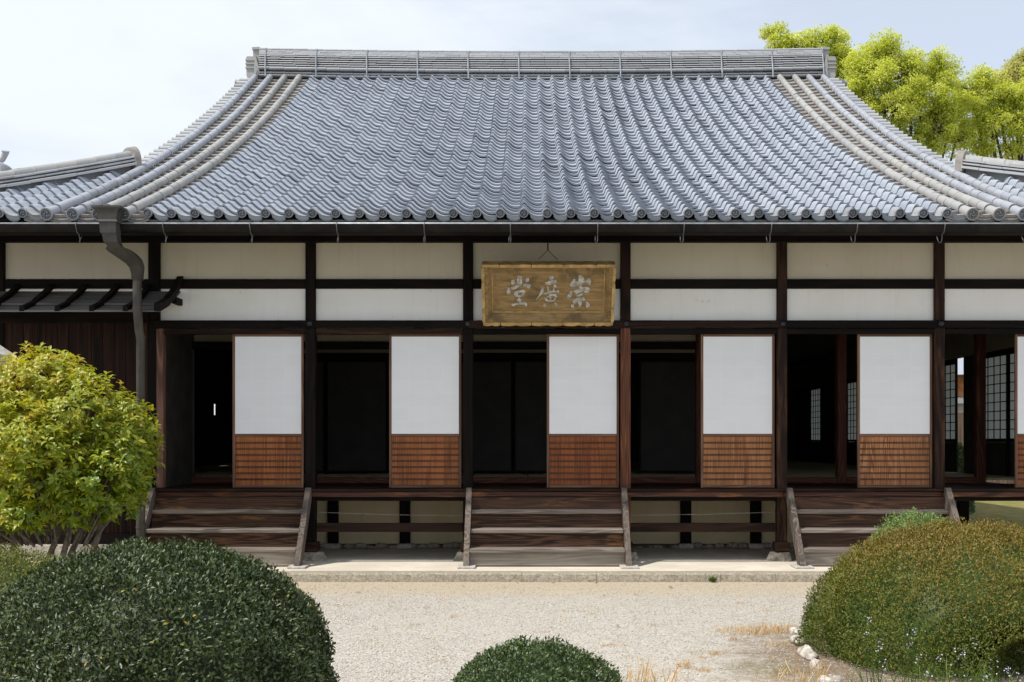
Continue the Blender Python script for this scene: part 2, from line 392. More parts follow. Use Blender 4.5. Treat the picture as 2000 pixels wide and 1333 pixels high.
# ------------------------------------------------------------------ mesh helpers
WPOS = {}
def wz(o): return WPOS.get(o.name, Vector((0, 0, 0)))
def pix(px, py, d):                                   # a photo point at a given distance -> place in the world
    return Vector(((px - CX) * d / F, d, CAMZ + (CY - py) * d / F))
def X_(px, d=13.86): return (px - CX) * d / F
def Z_(py, d=13.86): return CAMZ + (CY - py) * d / F

def empty(name, loc, label, cat, group=None):
    o = bpy.data.objects.new(name, None)
    o.empty_display_size = 0.3
    COL.objects.link(o)
    o.location = loc
    WPOS[o.name] = Vector(loc)
    tag(o, label, cat, group)
    return o
def tag(o, label=None, cat=None, group=None, kind=None):
    if label: o['label'] = label
    if cat: o['category'] = cat
    if group: o['group'] = group
    if kind: o['kind'] = kind
    return o
def link(name, me, parent=None, origin=(0, 0, 0)):
    o = bpy.data.objects.new(name, me)
    COL.objects.link(o)
    origin = Vector(origin)
    o.location = origin
    if parent is not None:
        o.parent = parent
        o.location = origin - wz(parent)
    WPOS[o.name] = origin
    return o

class MB:
    def __init__(s): s.v = []; s.f = []; s.t = []; s.m = {}; s.mats = []
    def add(s, vs, fs, tint=None):
        n = len(s.v); s.v += [tuple(p) for p in vs]
        s.f += [tuple(i + n for i in f) for f in fs]
        if tint is not None: s.t += [tint] * len(fs)
        return s
    def box(s, x0, x1, y0, y1, z0, z1, c=0.0, tint=None):
        if c <= 0:
            v = [(x0, y0, z0), (x1, y0, z0), (x1, y1, z0), (x0, y1, z0), (x0, y0, z1), (x1, y0, z1), (x1, y1, z1), (x0, y1, z1)]
            return s.add(v, [(0, 3, 2, 1), (4, 5, 6, 7), (0, 1, 5, 4), (1, 2, 6, 5), (2, 3, 7, 6), (3, 0, 4, 7)], tint)
        c = min(c, (x1 - x0) * 0.3, (y1 - y0) * 0.3, (z1 - z0) * 0.3)
        xs, ys, zs = (x0, x1), (y0, y1), (z0, z1)
        idx = {}; v = []
        for i in (0, 1):
            for j in (0, 1):
                for k in (0, 1):
                    sx, sy, sz = (c if i == 0 else -c), (c if j == 0 else -c), (c if k == 0 else -c)
                    idx[i, j, k, 0] = len(v); v.append((xs[i], ys[j] + sy, zs[k] + sz))
                    idx[i, j, k, 1] = len(v); v.append((xs[i] + sx, ys[j], zs[k] + sz))
                    idx[i, j, k, 2] = len(v); v.append((xs[i] + sx, ys[j] + sy, zs[k]))
        f = []
        for i in (0, 1):
            q = [idx[i, 0, 0, 0], idx[i, 1, 0, 0], idx[i, 1, 1, 0], idx[i, 0, 1, 0]]; f.append(q if i else q[::-1])
            q = [idx[0, i, 0, 1], idx[1, i, 0, 1], idx[1, i, 1, 1], idx[0, i, 1, 1]]; f.append(q[::-1] if i else q)
            q = [idx[0, 0, i, 2], idx[1, 0, i, 2], idx[1, 1, i, 2], idx[0, 1, i, 2]]; f.append(q if i else q[::-1])
        for j in (0, 1):
            for k in (0, 1):
                f.append([idx[0, j, k, 1], idx[1, j, k, 1], idx[1, j, k, 2], idx[0, j, k, 2]])
                f.append([idx[j, 0, k, 0], idx[j, 1, k, 0], idx[j, 1, k, 2], idx[j, 0, k, 2]])
                f.append([idx[j, k, 0, 0], idx[j, k, 1, 0], idx[j, k, 1, 1], idx[j, k, 0, 1]])
        for i in (0, 1):
            for j in (0, 1):
                for k in (0, 1):
                    f.append([idx[i, j, k, 0], idx[i, j, k, 1], idx[i, j, k, 2]])
        return s.add(v, f, tint)
    def prism(s, pts, axis, a0, a1, tint=None):       # polygon in the plane across an axis, pushed along it
        n = len(pts)
        def p(u, w, a):
            return {'X': (a, u, w), 'Y': (u, a, w), 'Z': (u, w, a)}[axis]
        v = [p(u, w, a0) for u, w in pts] + [p(u, w, a1) for u, w in pts]
        f = [tuple(range(n))[::-1], tuple(range(n, 2 * n))] + [(i, (i + 1) % n, n + (i + 1) % n, n + i) for i in range(n)]
        return s.add(v, f, tint)
    def tube(s, path, rad, seg=8, cap=True, tint=None):
        path = [Vector(p) for p in path]
        if not isinstance(rad, (list, tuple)): rad = [rad] * len(path)
        vs, fs = [], []
        up = Vector((0.13, 0.31, 0.94)).normalized()
        for i, p in enumerate(path):
            d = (path[min(i + 1, len(path) - 1)] - path[max(i - 1, 0)]).normalized()
            a = d.cross(up)
            if a.length < 0.05: a = d.cross(Vector((1, 0, 0)))
            a.normalize(); b = d.cross(a)
            for k in range(seg):
                th = 2 * math.pi * k / seg
                vs.append(p + (a * math.cos(th) + b * math.sin(th)) * rad[i])
        for i in range(len(path) - 1):
            for k in range(seg):
                k2 = (k + 1) % seg
                fs.append((i * seg + k, i * seg + k2, (i + 1) * seg + k2, (i + 1) * seg + k))
        if cap:
            fs.append(tuple(range(seg))[::-1]); m = (len(path) - 1) * seg
            fs.append(tuple(m + k for k in range(seg)))
        return s.add(vs, fs, tint)
    def mesh(s, name, mat, smooth=False, origin=(0, 0, 0), angle=None):
        me = bpy.data.meshes.new(name)
        ox, oy, oz = origin
        me.from_pydata([(x - ox, y - oy, z - oz) for x, y, z in s.v], [], s.f)
        if s.t and len(s.t) == len(s.f):
            a = me.attributes.new('tint', 'FLOAT', 'FACE'); a.data.foreach_set('value', s.t)
        if mat: me.materials.append(mat if not isinstance(mat, str) else M[mat])
        for mm in s.mats: me.materials.append(M[mm])
        for fi, mi in s.m.items(): me.polygons[fi].material_index = mi
        import bmesh
        bm = bmesh.new(); bm.from_mesh(me); bmesh.ops.recalc_face_normals(bm, faces=bm.faces); bm.to_mesh(me); bm.free()
        if smooth:
            me.polygons.foreach_set('use_smooth', [True] * len(me.polygons))
            if angle: me.set_sharp_from_angle(angle=math.radians(angle))
        me.update()
        return me
    def build(s, name, mat, parent=None, smooth=False, angle=None, origin=None):
        if origin is None:
            a = np.array(s.v); origin = ((a[:, 0].min() + a[:, 0].max()) / 2, (a[:, 1].min() + a[:, 1].max()) / 2, a[:, 2].min())
        origin = tuple(float(x) for x in origin)
        return link(name, s.mesh(name, mat, smooth, origin, angle), parent, origin)
def box(name, mat, parent, x0, x1, y0, y1, z0, z1, c=0.006):
    return MB().box(x0, x1, y0, y1, z0, z1, c).build(name, mat, parent)

def np_mesh(name, verts, faces_tri, tint, mat, origin=(0, 0, 0), smooth=False):
    """fast triangle / quad soup: faces_tri is an (n,k) index array"""
    me = bpy.data.meshes.new(name)
    k = faces_tri.shape[1]
    me.vertices.add(len(verts)); me.vertices.foreach_set('co', (verts - np.array(origin)).astype(np.float32).ravel())
    me.loops.add(faces_tri.size); me.loops.foreach_set('vertex_index', faces_tri.astype(np.int32).ravel())
    me.polygons.add(len(faces_tri)); me.polygons.foreach_set('loop_start', np.arange(0, faces_tri.size, k, dtype=np.int32))
    if tint is not None:
        a = me.attributes.new('tint', 'FLOAT', 'FACE'); a.data.foreach_set('value', tint.astype(np.float32))
    if smooth: me.polygons.foreach_set('use_smooth', np.ones(len(faces_tri), dtype=bool))
    me.materials.append(M[mat] if isinstance(mat, str) else mat)
    me.update(calc_edges=True); me.validate()
    return me
def nrm(a): return a / np.maximum(np.linalg.norm(a, axis=1, keepdims=True), 1e-9)
def leaf_soup(P, D, U, ln, wd, fold=0.25, curl=0.0):
    """leaves with base P, pointing along D, face normal about U; returns verts, tris, leaves-per-face repeat"""
    D = nrm(D); S = nrm(np.cross(D, U)); U2 = np.cross(S, D)
    ln = ln[:, None]; wd = wd[:, None]
    if curl == 0:
        b = P; tip = P + D * ln
        mid = P + D * ln * 0.48
        l = mid + S * wd * 0.5 + U2 * wd * fold; r = mid - S * wd * 0.5 + U2 * wd * fold
        V = np.stack([b, l, tip, r], 1).reshape(-1, 3)
        n = len(P); k = np.arange(n)[:, None] * 4
        T = np.concatenate([k + np.array([[0, 2, 1]]), k + np.array([[0, 3, 2]])], 1).reshape(-1, 3)
        return V, T, 2
    rows = []
    for s, w, c in ((0.0, 0.08, 0.0), (0.3, 0.85, 0.12), (0.62, 0.9, 0.0), (1.0, 0.02, -0.55)):
        m = P + D * ln * s * (1 - 0.12 * s) + U2 * ln * curl * c
        rows += [m + S * wd * 0.5 * w + U2 * wd * fold * w, m, m - S * wd * 0.5 * w + U2 * wd * fold * w]
    V = np.stack(rows, 1).reshape(-1, 3)
    n = len(P); k = np.arange(n)[:, None] * 12
    q = []
    for i in range(3):
        a = i * 3
        for j in range(2):
            q += [[a + j, a + j + 1, a + j + 4], [a + j, a + j + 4, a + j + 3]]
    T = np.concatenate([k + np.array([x]) for x in q], 1).reshape(-1, 3)
    return V, T, len(q)

# ================================================================== the setting: ground, platform
EYE = CAMZ
ZP = 0.093                                                # top of the clay platform
def sheet(name, x0, x1, y0, y1, z, mat, nx=1, ny=1):
    m = MB(); vs = []; fs = []
    for j in range(ny + 1):
        for i in range(nx + 1):
            vs.append((x0 + (x1 - x0) * i / nx, y0 + (y1 - y0) * j / ny, z))
    for j in range(ny):
        for i in range(nx):
            a = j * (nx + 1) + i; fs.append((a, a + 1, a + nx + 2, a + nx + 1))
    m.add(vs, fs)
    return m.build(name, mat, None, origin=(0, 0, z))
tag(sheet('gravel_court', -90, 90, -60, 400, 0.0, 'gravel', 2, 2), kind='structure')
tag(sheet('lawn', 5.92, 60, 14.6, 60, 0.006, 'lawn'), kind='structure')
plat = MB().box(-11, 5.9, 12.74, 15.9, -0.3, ZP).build('clay_platform', 'clay', None, origin=(-2.5, 13, -0.3))
tag(plat, kind='structure')
# kerb stones along the platform's front
joints = [-60, 60, 225, 395, 560, 715, 866, 1019.6, 1165, 1332, 1407, 1514, 1660, 1830, 2010]
xs = [X_(j, 12.53) for j in joints]
xs[-1] = 5.88
for a, b in zip(xs[:-1], xs[1:]):
    m = MB(); n = 14; vs = []; fs = []
    prof = [(12.735, -0.1), (12.735, ZP + 0.004), (12.535, ZP + 0.006), (12.515, ZP - 0.012), (12.505, 0.03), (12.49, -0.1)]
    zj = R.uniform(-0.005, 0.005); yj = R.uniform(-0.008, 0.008)
    for i in range(n + 1):
        x = a + 0.0015 + (b - a - 0.003) * i / n
        for q, (y, z) in enumerate(prof):
            k = 1.0 if q >= 2 else 0.0
            vs.append((x, y + k * (yj + R.uniform(-0.006, 0.006)), z + (zj if q in (1, 2) else 0) + k * R.uniform(-0.004, 0.004)))
    w = len(prof)
    for i in range(n):
        for q in range(w - 1):
            fs.append((i * w + q, i * w + q + 1, (i + 1) * w + q + 1, (i + 1) * w + q))
    fs += [tuple(range(w)), tuple(n * w + q for q in range(w))[::-1]]
    m.add(vs, fs); m.build('kerb_stone', 'kerb', plat)

# ================================================================== the hall
HALL = empty('temple_hall', (0.4, 13.86, ZP), 'long dark timber hall with grey tiled roof, white plaster panels and sliding paper doors', 'hall')
D0 = 13.86                                                # front face of the outer posts
FZ = 0.985                                                # veranda floor
PX = [X_(p) for p in (-3, 300, 606, 914, 1222, 1528, 1836, 2143)]
S0 = D0 / F

# posts
for i, x in enumerate(PX):
    w = 0.062 if i != 1 else 0.07
    zt = 4.16
    if i == 4:
        box('post', 'redpost', HALL, x - w, x + w, D0, D0 + 0.125, 0.32, Z_(641) + 0.02, 0.008)
        box('post', 'brownZ', HALL, x - w, x + w, D0, D0 + 0.125, Z_(641) + 0.022, zt, 0.008)
    else:
        box('post', 'darkZ' if i not in (5, 6) else 'brownZ', HALL, x - w, x + w, D0, D0 + 0.125, 0.32 if i > 1 else ZP + 0.2, zt, 0.008)
# rails and plaster between posts
for i in range(len(PX) - 1):
    a, b = PX[i] + 0.063, PX[i + 1] - 0.063
    if i == 0 or i == 1: a += 0.0
    yb = D0 + 0.028
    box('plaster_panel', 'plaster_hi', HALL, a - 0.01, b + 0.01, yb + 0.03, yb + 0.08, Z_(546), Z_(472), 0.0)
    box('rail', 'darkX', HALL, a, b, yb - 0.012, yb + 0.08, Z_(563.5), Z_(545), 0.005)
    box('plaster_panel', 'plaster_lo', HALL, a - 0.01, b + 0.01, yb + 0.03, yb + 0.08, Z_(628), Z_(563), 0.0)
    if i:
        nm = 'brownX' if i in (3, 4) else 'darkX'
        box('lintel', nm, HALL, PX[i] - 0.005 + 0.01, PX[i + 1] + 0.004, D0 - 0.035, D0 - 0.002, Z_(641), Z_(626.5), 0.006)
        box('door_head', 'brownX' if i in (1, 2) else 'darkX', HALL, a, b, D0 + 0.012, D0 + 0.115, Z_(652.5), Z_(641.5), 0.004)
box('eave_beam', 'darkX', HALL, -7.4, 8.6, D0 - 0.03, D0 + 0.12, Z_(473.5), 4.34, 0.01)
for i, x in enumerate(PX):
    if i < 2: continue
    MB().tube([(x, D0 - 0.034, Z_(633)), (x, D0 - 0.05, Z_(633)), (x, D0 - 0.062, Z_(633))], [0.034, 0.032, 0.016], 12).build('nail_cover', 'iron', HALL, True, 40)
# corner jamb left of the first door
box('door_jamb', 'jamb', HALL, X_(306), X_(319), D0 - 0.012, D0 + 0.1, FZ + 0.005, Z_(642), 0.005)

# veranda floor, edge beams, underfloor
for k in range(7):
    y0 = D0 - 0.1 + k * 0.245
    box('floor_board', 'brownX', HALL, PX[1] - 0.05, 8.3, y0, y0 + 0.24, FZ - 0.035, FZ - R.uniform(0, 0.003), 0.004)
for i in range(1, len(PX) - 1):
    a, b = PX[i] - 0.0, PX[i + 1] - 0.003
    box('edge_beam', 'edge', HALL, a, b, D0 - 0.075, D0 - 0.002, Z_(971.5, D0 - 0.08), FZ - 0.037, 0.008)
    box('sill_plate', 'darkX', HALL, a + 0.066, b - 0.06, D0 + 0.01, D0 + 0.09, Z_(979), Z_(972), 0.004)
for i in range(2, len(PX)):
    x = PX[i]
    MB().box(x - 0.09, x + 0.09, D0 - 0.03, D0 + 0.15, 0.205, 0.322, 0.008).build('wood_pedestal', 'brownX', HALL)
    m = MB(); n = 12; top = []; bot = []
    for k in range(n):
        th = 2 * math.pi * k / n
        r = 0.145 * (1 + 0.16 * math.sin(3 * th + i) + R.uniform(-0.05, 0.05))
        top.append((x + r * 0.88 * math.cos(th), D0 + 0.06 + r * 0.75 * math.sin(th), 0.204 - R.uniform(0, 0.012)))
        bot.append((x + r * 1.25 * math.cos(th), D0 + 0.06 + r * 1.05 * math.sin(th), ZP - 0.02))
    m.add(top + bot, [tuple(range(n)), tuple(range(n, 2 * n))[::-1]] + [(k, (k + 1) % n, n + (k + 1) % n, n + k) for k in range(n)])
    m.build('foot_stone', 'footst', HALL)
    if 2 <= i <= 5 and i % 2 == 0:
        box('underfloor_rail', 'brownX', HALL, PX[i] + 0.066, PX[i + 1] - 0.066, D0 + 0.04, D0 + 0.085, Z_(1040), Z_(1022.5), 0.004)
DI = 15.5                                                 # inner post row
wallx = [PX[1], PX[2], -1.69, PX[3], 0.23, PX[4], 2.17, PX[5], 4.1, 5.07, 5.98]
box('base_wall', 'plaster_base', HALL, PX[1] - 0.5, 6.0, DI + 0.03, DI + 0.12, ZP + 0.06, FZ - 0.05, 0.0)
m = MB()
for k in range(64):
    x = PX[1] + k * 0.165 + R.uniform(-0.05, 0.05)
    h = R.uniform(0.035, 0.085); w = R.uniform(0.06, 0.1)
    m.tube([(x - w, DI - 0.0, ZP + h * 0.3), (x - w * 0.3, DI - 0.03, ZP + h * 0.55), (x + w * 0.4, DI - 0.02, ZP + h * 0.5), (x + w, DI + 0.01, ZP + h * 0.3)], [h * 0.3, h * 0.6, h * 0.55, h * 0.25], 7)
tag(m.build('footing_rubble', 'stone', HALL, True), kind='stuff')
for x in wallx[1:]:
    if x in (0.23, 4.1): continue
    box('underfloor_post', 'darkZ', HALL, x - 0.072, x + 0.072, DI - 0.06, DI + 0.028, ZP + 0.072, FZ - 0.05, 0.005)
    box('post_plinth', 'pad', HALL, x - 0.10, x + 0.10, DI - 0.09, DI + 0.05, ZP + 0.002, ZP + 0.07, 0.008)
box('underfloor_post', 'darkZ', HALL, 7.0, 7.16, 15.1, 15.25, 0.0, FZ - 0.05, 0.005)
box('underfloor_post', 'darkZ', HALL, 8.1, 8.26, 15.1, 15.25, 0.0, FZ - 0.05, 0.005)
MB().tube([(PX[2] + 0.06, D0 + 0.2, Z_(1001, 14.06)), ((PX[2] + PX[3]) / 2, D0 + 0.2, Z_(1006, 14.06)), (PX[3] - 0.06, D0 + 0.2, Z_(1007, 14.06))], 0.0022, 5).build('cable', 'pad', HALL)
MB().tube([(PX[4] + 0.06, D0 + 0.2, Z_(1007, 14.06)), ((PX[4] + PX[5]) / 2, D0 + 0.2, Z_(1005, 14.06)), (PX[5] - 0.06, D0 + 0.2, Z_(1001, 14.06))], 0.0022, 5).build('cable', 'pad', HALL)

# sliding doors
doors = [(454, 593, 'plankA'), (760, 901, 'plankA'), (1068, 1209, 'plankB'), (1369, 1513, 'plankC'), (1675, 1821, 'plankC'), (1983, 2124, 'plankA')]
for pa, pb, pm in doors:
    y0, y1 = D0 + 0.06, D0 + 0.092
    dd = y0
    x0, x1 = X_(pa, dd), X_(pb, dd)
    z0, z1 = FZ + 0.004, Z_(652.5, dd)
    zm = Z_(850.5, dd)
    m = MB()
    m.box(x0, x0 + 0.030, y0, y1, z0, z1, 0.003); m.box(x1 - 0.030, x1, y0, y1, z0, z1, 0.003)
    fr = m.build('shoji_door', 'frameZ', HALL)
    for za, zb in ((z1 - 0.034, z1 - 0.002), (zm - 0.017, zm + 0.017), (z0 + 0.002, z0 + 0.032)):
        box('rail', 'frameX', fr, x0 + 0.031, x1 - 0.031, y0 + 0.002, y1 - 0.002, za, zb, 0.003)
    pp = box('paper', 'paper', fr, x0 + 0.0305, x1 - 0.0305, y0 + 0.006, y0 + 0.012, zm + 0.0175, z1 - 0.0345, 0.0)
    nb = 5
    e = [x0 + 0.031 + (x1 - x0 - 0.062) * k / nb for k in range(nb + 1)]
    for k in range(1, nb): e[k] += R.uniform(-0.03, 0.03)
    for k in range(nb):
        box('plank', pm, fr, e[k] + 0.0008, e[k + 1] - 0.0008, y0 + 0.016, y1 - 0.006, z0 + 0.033, zm - 0.018, 0.002)
    zz0, zz1 = z0 + 0.033, zm - 0.018
    for k in range(1, 8):
        z = zz0 + (zz1 - zz0) * k / 8
        box('batten', 'battn', fr, x0 + 0.0312, x1 - 0.0312, y0 + 0.001, y0 + 0.0155, z - 0.008, z + 0.008, 0.002)

# inner post row, raised floor and the rooms behind
IX = [-5.38, -3.44, -1.5, 0.43, 2.37, 4.31, 6.22]
RF = FZ + 0.075
for x in IX:
    box('inner_post', 'redZ', HALL, x - 0.062, x + 0.062, DI - 0.06, DI + 0.064, FZ + 0.002, 3.55, 0.006)
for a, b in zip(IX[:-1], IX[1:]):
    box('inner_sill', 'redX', HALL, a + 0.064, b - 0.064, DI - 0.05, DI + 0.05, FZ + 0.002, RF + 0.012, 0.005)
    if b < 4.0:
        box('inner_lintel', 'darkX', HALL, a + 0.064, b - 0.064, DI - 0.05, DI + 0.05, 2.83, 2.93, 0.005)
        box('inner_plaster', 'plaster_in', HALL, a + 0.06, b - 0.06, DI - 0.01, DI + 0.03, 2.932, 3.55, 0.0)
RX0, RX1, RD1 = -7.0, 7.0, 29.5
k = 0
for yy in np.arange(DI + 0.055, RD1, 1.9):
    for xx in np.arange(RX0 + 0.02, RX1 - 0.2, 0.998):
        x1_ = min(xx + 0.985, RX1 - 0.05)
        box('floor_mat', 'tatami', HALL, xx, x1_, yy, min(yy + 1.885, RD1), RF - 0.03, RF + R.uniform(-0.001, 0.001), 0.003)
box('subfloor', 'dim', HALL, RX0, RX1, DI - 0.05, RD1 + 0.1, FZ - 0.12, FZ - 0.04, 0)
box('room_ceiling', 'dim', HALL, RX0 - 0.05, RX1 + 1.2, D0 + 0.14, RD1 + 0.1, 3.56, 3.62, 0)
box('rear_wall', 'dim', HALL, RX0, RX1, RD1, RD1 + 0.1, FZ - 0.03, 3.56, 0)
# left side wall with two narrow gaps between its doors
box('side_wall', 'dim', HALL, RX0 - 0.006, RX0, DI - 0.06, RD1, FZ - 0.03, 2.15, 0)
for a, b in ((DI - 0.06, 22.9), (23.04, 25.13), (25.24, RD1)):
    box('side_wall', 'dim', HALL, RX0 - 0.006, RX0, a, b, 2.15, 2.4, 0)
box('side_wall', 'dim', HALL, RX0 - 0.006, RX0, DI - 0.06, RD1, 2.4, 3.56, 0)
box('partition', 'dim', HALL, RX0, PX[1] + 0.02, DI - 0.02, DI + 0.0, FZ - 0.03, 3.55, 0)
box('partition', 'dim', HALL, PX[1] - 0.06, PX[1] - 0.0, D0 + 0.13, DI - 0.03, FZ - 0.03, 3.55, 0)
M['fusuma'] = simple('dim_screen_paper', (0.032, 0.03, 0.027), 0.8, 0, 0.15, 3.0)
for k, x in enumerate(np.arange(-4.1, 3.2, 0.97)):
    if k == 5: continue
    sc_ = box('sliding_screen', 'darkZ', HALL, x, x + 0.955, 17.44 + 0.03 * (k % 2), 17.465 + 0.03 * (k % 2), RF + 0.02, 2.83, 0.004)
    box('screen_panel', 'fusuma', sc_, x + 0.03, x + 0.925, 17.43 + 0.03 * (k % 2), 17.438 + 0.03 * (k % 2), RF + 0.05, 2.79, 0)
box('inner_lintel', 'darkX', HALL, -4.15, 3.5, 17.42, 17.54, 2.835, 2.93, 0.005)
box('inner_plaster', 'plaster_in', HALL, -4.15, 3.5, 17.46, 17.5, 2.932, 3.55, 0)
# right side wall: papered lattice doors, one gap to the garden
def lattice_door(y0, y1, x=7.0):
    z0, z1 = FZ + 0.02, 2.92
    m = MB()
    m.box(x, x + 0.03, y0, y0 + 0.045, z0, z1); m.box(x, x + 0.03, y1 - 0.045, y1, z0, z1)
    f = m.build('lattice_door', 'darkZ', HALL)
    zm = z0 + 0.60
    box('rail', 'darkY', f, x + 0.002, x + 0.028, y0 + 0.046, y1 - 0.046, z1 - 0.09, z1 - 0.001, 0)
    box('rail', 'darkY', f, x + 0.002, x + 0.028, y0 + 0.046, y1 - 0.046, zm - 0.05, zm, 0)
    box('plank', 'dim', f, x + 0.008, x + 0.02, y0 + 0.046, y1 - 0.046, z0, zm - 0.051, 0)
    box('paper', 'paper_in', f, x + 0.016, x + 0.0165, y0 + 0.046, y1 - 0.046, zm + 0.001, z1 - 0.091, 0)
    for k in range(1, 4):
        yy = y0 + 0.046 + (y1 - y0 - 0.092) * k / 4
        box('muntin', 'darkZ', f, x + 0.004, x + 0.0155, yy - 0.007, yy + 0.007, zm + 0.001, z1 - 0.092, 0)
    for k in range(1, 9):
        zz = zm + (z1 - 0.09 - zm) * k / 9
        box('muntin', 'darkY', f, x + 0.005, x + 0.0152, y0 + 0.047, y1 - 0.047, zz - 0.007, zz + 0.007, 0)
for a in (15.62, 16.45, 18.42, 19.45, 23.75, 24.75, 26.95):
    lattice_door(a, a + 0.98 if a != 15.62 else 16.43)
for a, b in ((D0 + 0.14, 15.6), (17.45, 18.1), (20.45, 23.73), (25.75, 26.93), (27.95, RD1)):
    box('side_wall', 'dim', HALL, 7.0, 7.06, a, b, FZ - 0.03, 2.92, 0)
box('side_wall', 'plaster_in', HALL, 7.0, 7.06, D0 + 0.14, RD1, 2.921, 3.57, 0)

# left wing: board wall with a small pent roof
zt, zb = Z_(608), 0.31
xw0, xw1 = X_(-90), PX[1] - 0.075
n = 17
for k in range(n):
    a = xw0 + (xw1 - xw0) * k / n; b = xw0 + (xw1 - xw0) * (k + 1) / n
    yo = 0.004 * (k % 2) + R.uniform(0, 0.003)
    box('wall_board', 'board', HALL, a + 0.002, b - 0.002, D0 + 0.025 - yo, D0 + 0.05, zb, Z_(628), 0.003)
box('board_rail', 'darkX', HALL, xw0, xw1 + 0.02, D0 - 0.02, D0 + 0.05, Z_(631), Z_(610), 0.005)
box('base_board', 'darkX', HALL, xw0, xw1, D0 - 0.01, D0 + 0.05, 0.30, 0.42, 0.005)
x = xw0
while x < xw1 - 0.1:
    w = min(R.uniform(0.5, 0.8), xw1 - x)
    box('sill_stone', 'stone', HALL, x, x + w - 0.008, D0 - 0.06, D0 + 0.1, ZP + 0.001, 0.298, 0.012)
    x += w
def pent(t):                                              # 0 at the wall, 1 at the outer edge
    return D0 - 0.02 - 0.80 * t, 3.395 - 0.39 * t + 0.085 * t * t - 0.01
m1 = MB(); m2 = MB()
for (m, ta, tb, lift) in ((m1, 0.0, 0.62, 0.022), (m2, 0.5, 1.0, 0.0)):
    vs = []
    for k in range(7):
        d, z = pent(ta + (tb - ta) * k / 6)
        vs += [(xw0, d, z + lift), (PX[1] + 0.34, d, z + lift), (xw0, d, z + lift - 0.018), (PX[1] + 0.34, d, z + lift - 0.018)]
    fs = []
    for k in range(6):
        a = 4 * k; b = a + 4
        fs += [(a, a + 1, b + 1, b), (a + 2, b + 2, b + 3, a + 3), (a, b, b + 2, a + 2), (a + 1, a + 3, b + 3, b + 1)]
    fs += [(0, 2, 3, 1), (24, 25, 27, 26)]
    m.add(vs, fs)
M['shingle'] = wood('grey_pent_board', (0.085, 0.08, 0.074), (0.145, 0.137, 0.126), (0.2, 0.188, 0.172), 'X', 14, 6.0, 0.7, 0.3, 0.7)
PENT = m1.build('pent_roof', 'shingle', HALL)
m2.build('eave_board', 'shingle', PENT)
def bent_bar(name, x, w, h, mat, parent, ext=0.02, rise=0.05, curve=0.0):
    vs = []; n = 9
    for k in range(n):
        t = -0.02 + (1.0 + ext) * k / (n - 1)
        d, z = pent(t)
        z += rise + 0.035 * max(0, 1 - 2.2 * t) + curve * max(0, 0.45 - t) + (0.02 if t < 0.55 else 0.0)
        vs += [(x - w, d, z), (x + w, d, z), (x + w, d, z - h), (x - w, d, z - h)]
    fs = []
    for k in range(n - 1):
        a = 4 * k
        for j in range(4): fs.append((a + j, a + (j + 1) % 4, a + 4 + (j + 1) % 4, a + 4 + j))
    fs += [(0, 1, 2, 3), (4 * n - 1, 4 * n - 2, 4 * n - 3, 4 * n - 4)]
    MB().add(vs, fs).build(name, mat, parent)
for bx in (-6.68, -6.27, -5.86, -5.45, -5.05, -4.66):
    bent_bar('pent_batten', bx, 0.03, 0.06, 'darkY', PENT)
bent_bar('verge_batten', PX[1] + 0.33, 0.038, 0.09, 'darkY', PENT, 0.08, 0.09, 0.12)
box('pent_bracket', 'darkY', HALL, PX[1] + 0.30, PX[1] + 0.36, D0 - 0.25, D0 - 0.002, Z_(598), Z_(585), 0.006)

# ------------------------------------------------------------------ roof
TE, ZB0 = 12.72, CAMZ + 2.51                              # eave distance and height of the tile bed there
def zbed(d):
    t = d - TE
    return ZB0 + 0.36 * t + 0.0125 * t * t
def slope(d): return math.atan(0.36 + 0.025 * (d - TE))
rows = [TE]; STEP = 0.2415
while rows[-1] < 22.32:
    d = rows[-1]; rows.append(d + STEP * math.cos(slope(d + 0.1)))
RXL, RXR = -5.66, 6.11                                    # verge lines
def hipL(x): return 15.95 + (x + 5.5) * (3.1 / 2.05)
def hipR(x): return 15.65 - (x - 5.85) * (2.9 / 3.35)
# roof bed (thick), front and back slope
def bed(d0, d1, x0, x1, off=-0.012, th=0.07, n=20, back=False):
    vs = []
    for k in range(n + 1):
        d = d0 + (d1 - d0) * k / n
        z = zbed(d) + off
        dd = d if not back else 2 * 22.6 - d
        vs += [(x0, dd, z), (x1, dd, z), (x0, dd, z - th), (x1, dd, z - th)]
    fs = []
    for k in range(n):
        a = 4 * k; b = a + 4
        fs += [(a, a + 1, b + 1, b), (a + 2, b + 2, b + 3, a + 3), (a, b, b + 2, a + 2), (a + 1, a + 3, b + 3, b + 1)]
    fs += [(0, 2, 3, 1), (4 * n, 4 * n + 1, 4 * n + 3, 4 * n + 2)]
    return vs, fs
m = MB()
m.add(*bed(TE + 0.03, 22.6, RXL, RXR))
ROOF = m.build('roof', 'deck', HALL, origin=(0.2, TE, ZB0))
MB().add(*bed(TE + 0.03, 22.6, RXL, RXR, back=True)).build('rear_slope', 'tile', ROOF)
def side_bed(xa, xb, dtop, xe):
    zh, ze = zbed(dtop), zbed(TE)
    v = [(xe, TE + 0.03, ze - 0.02), (xa, TE + 0.03, ze - 0.02), (xa, dtop, zh - 0.02), (xe, 2 * 22.6 - TE, ze - 0.02), (xa, 2 * 22.6 - dtop, zh - 0.02)]
    return v
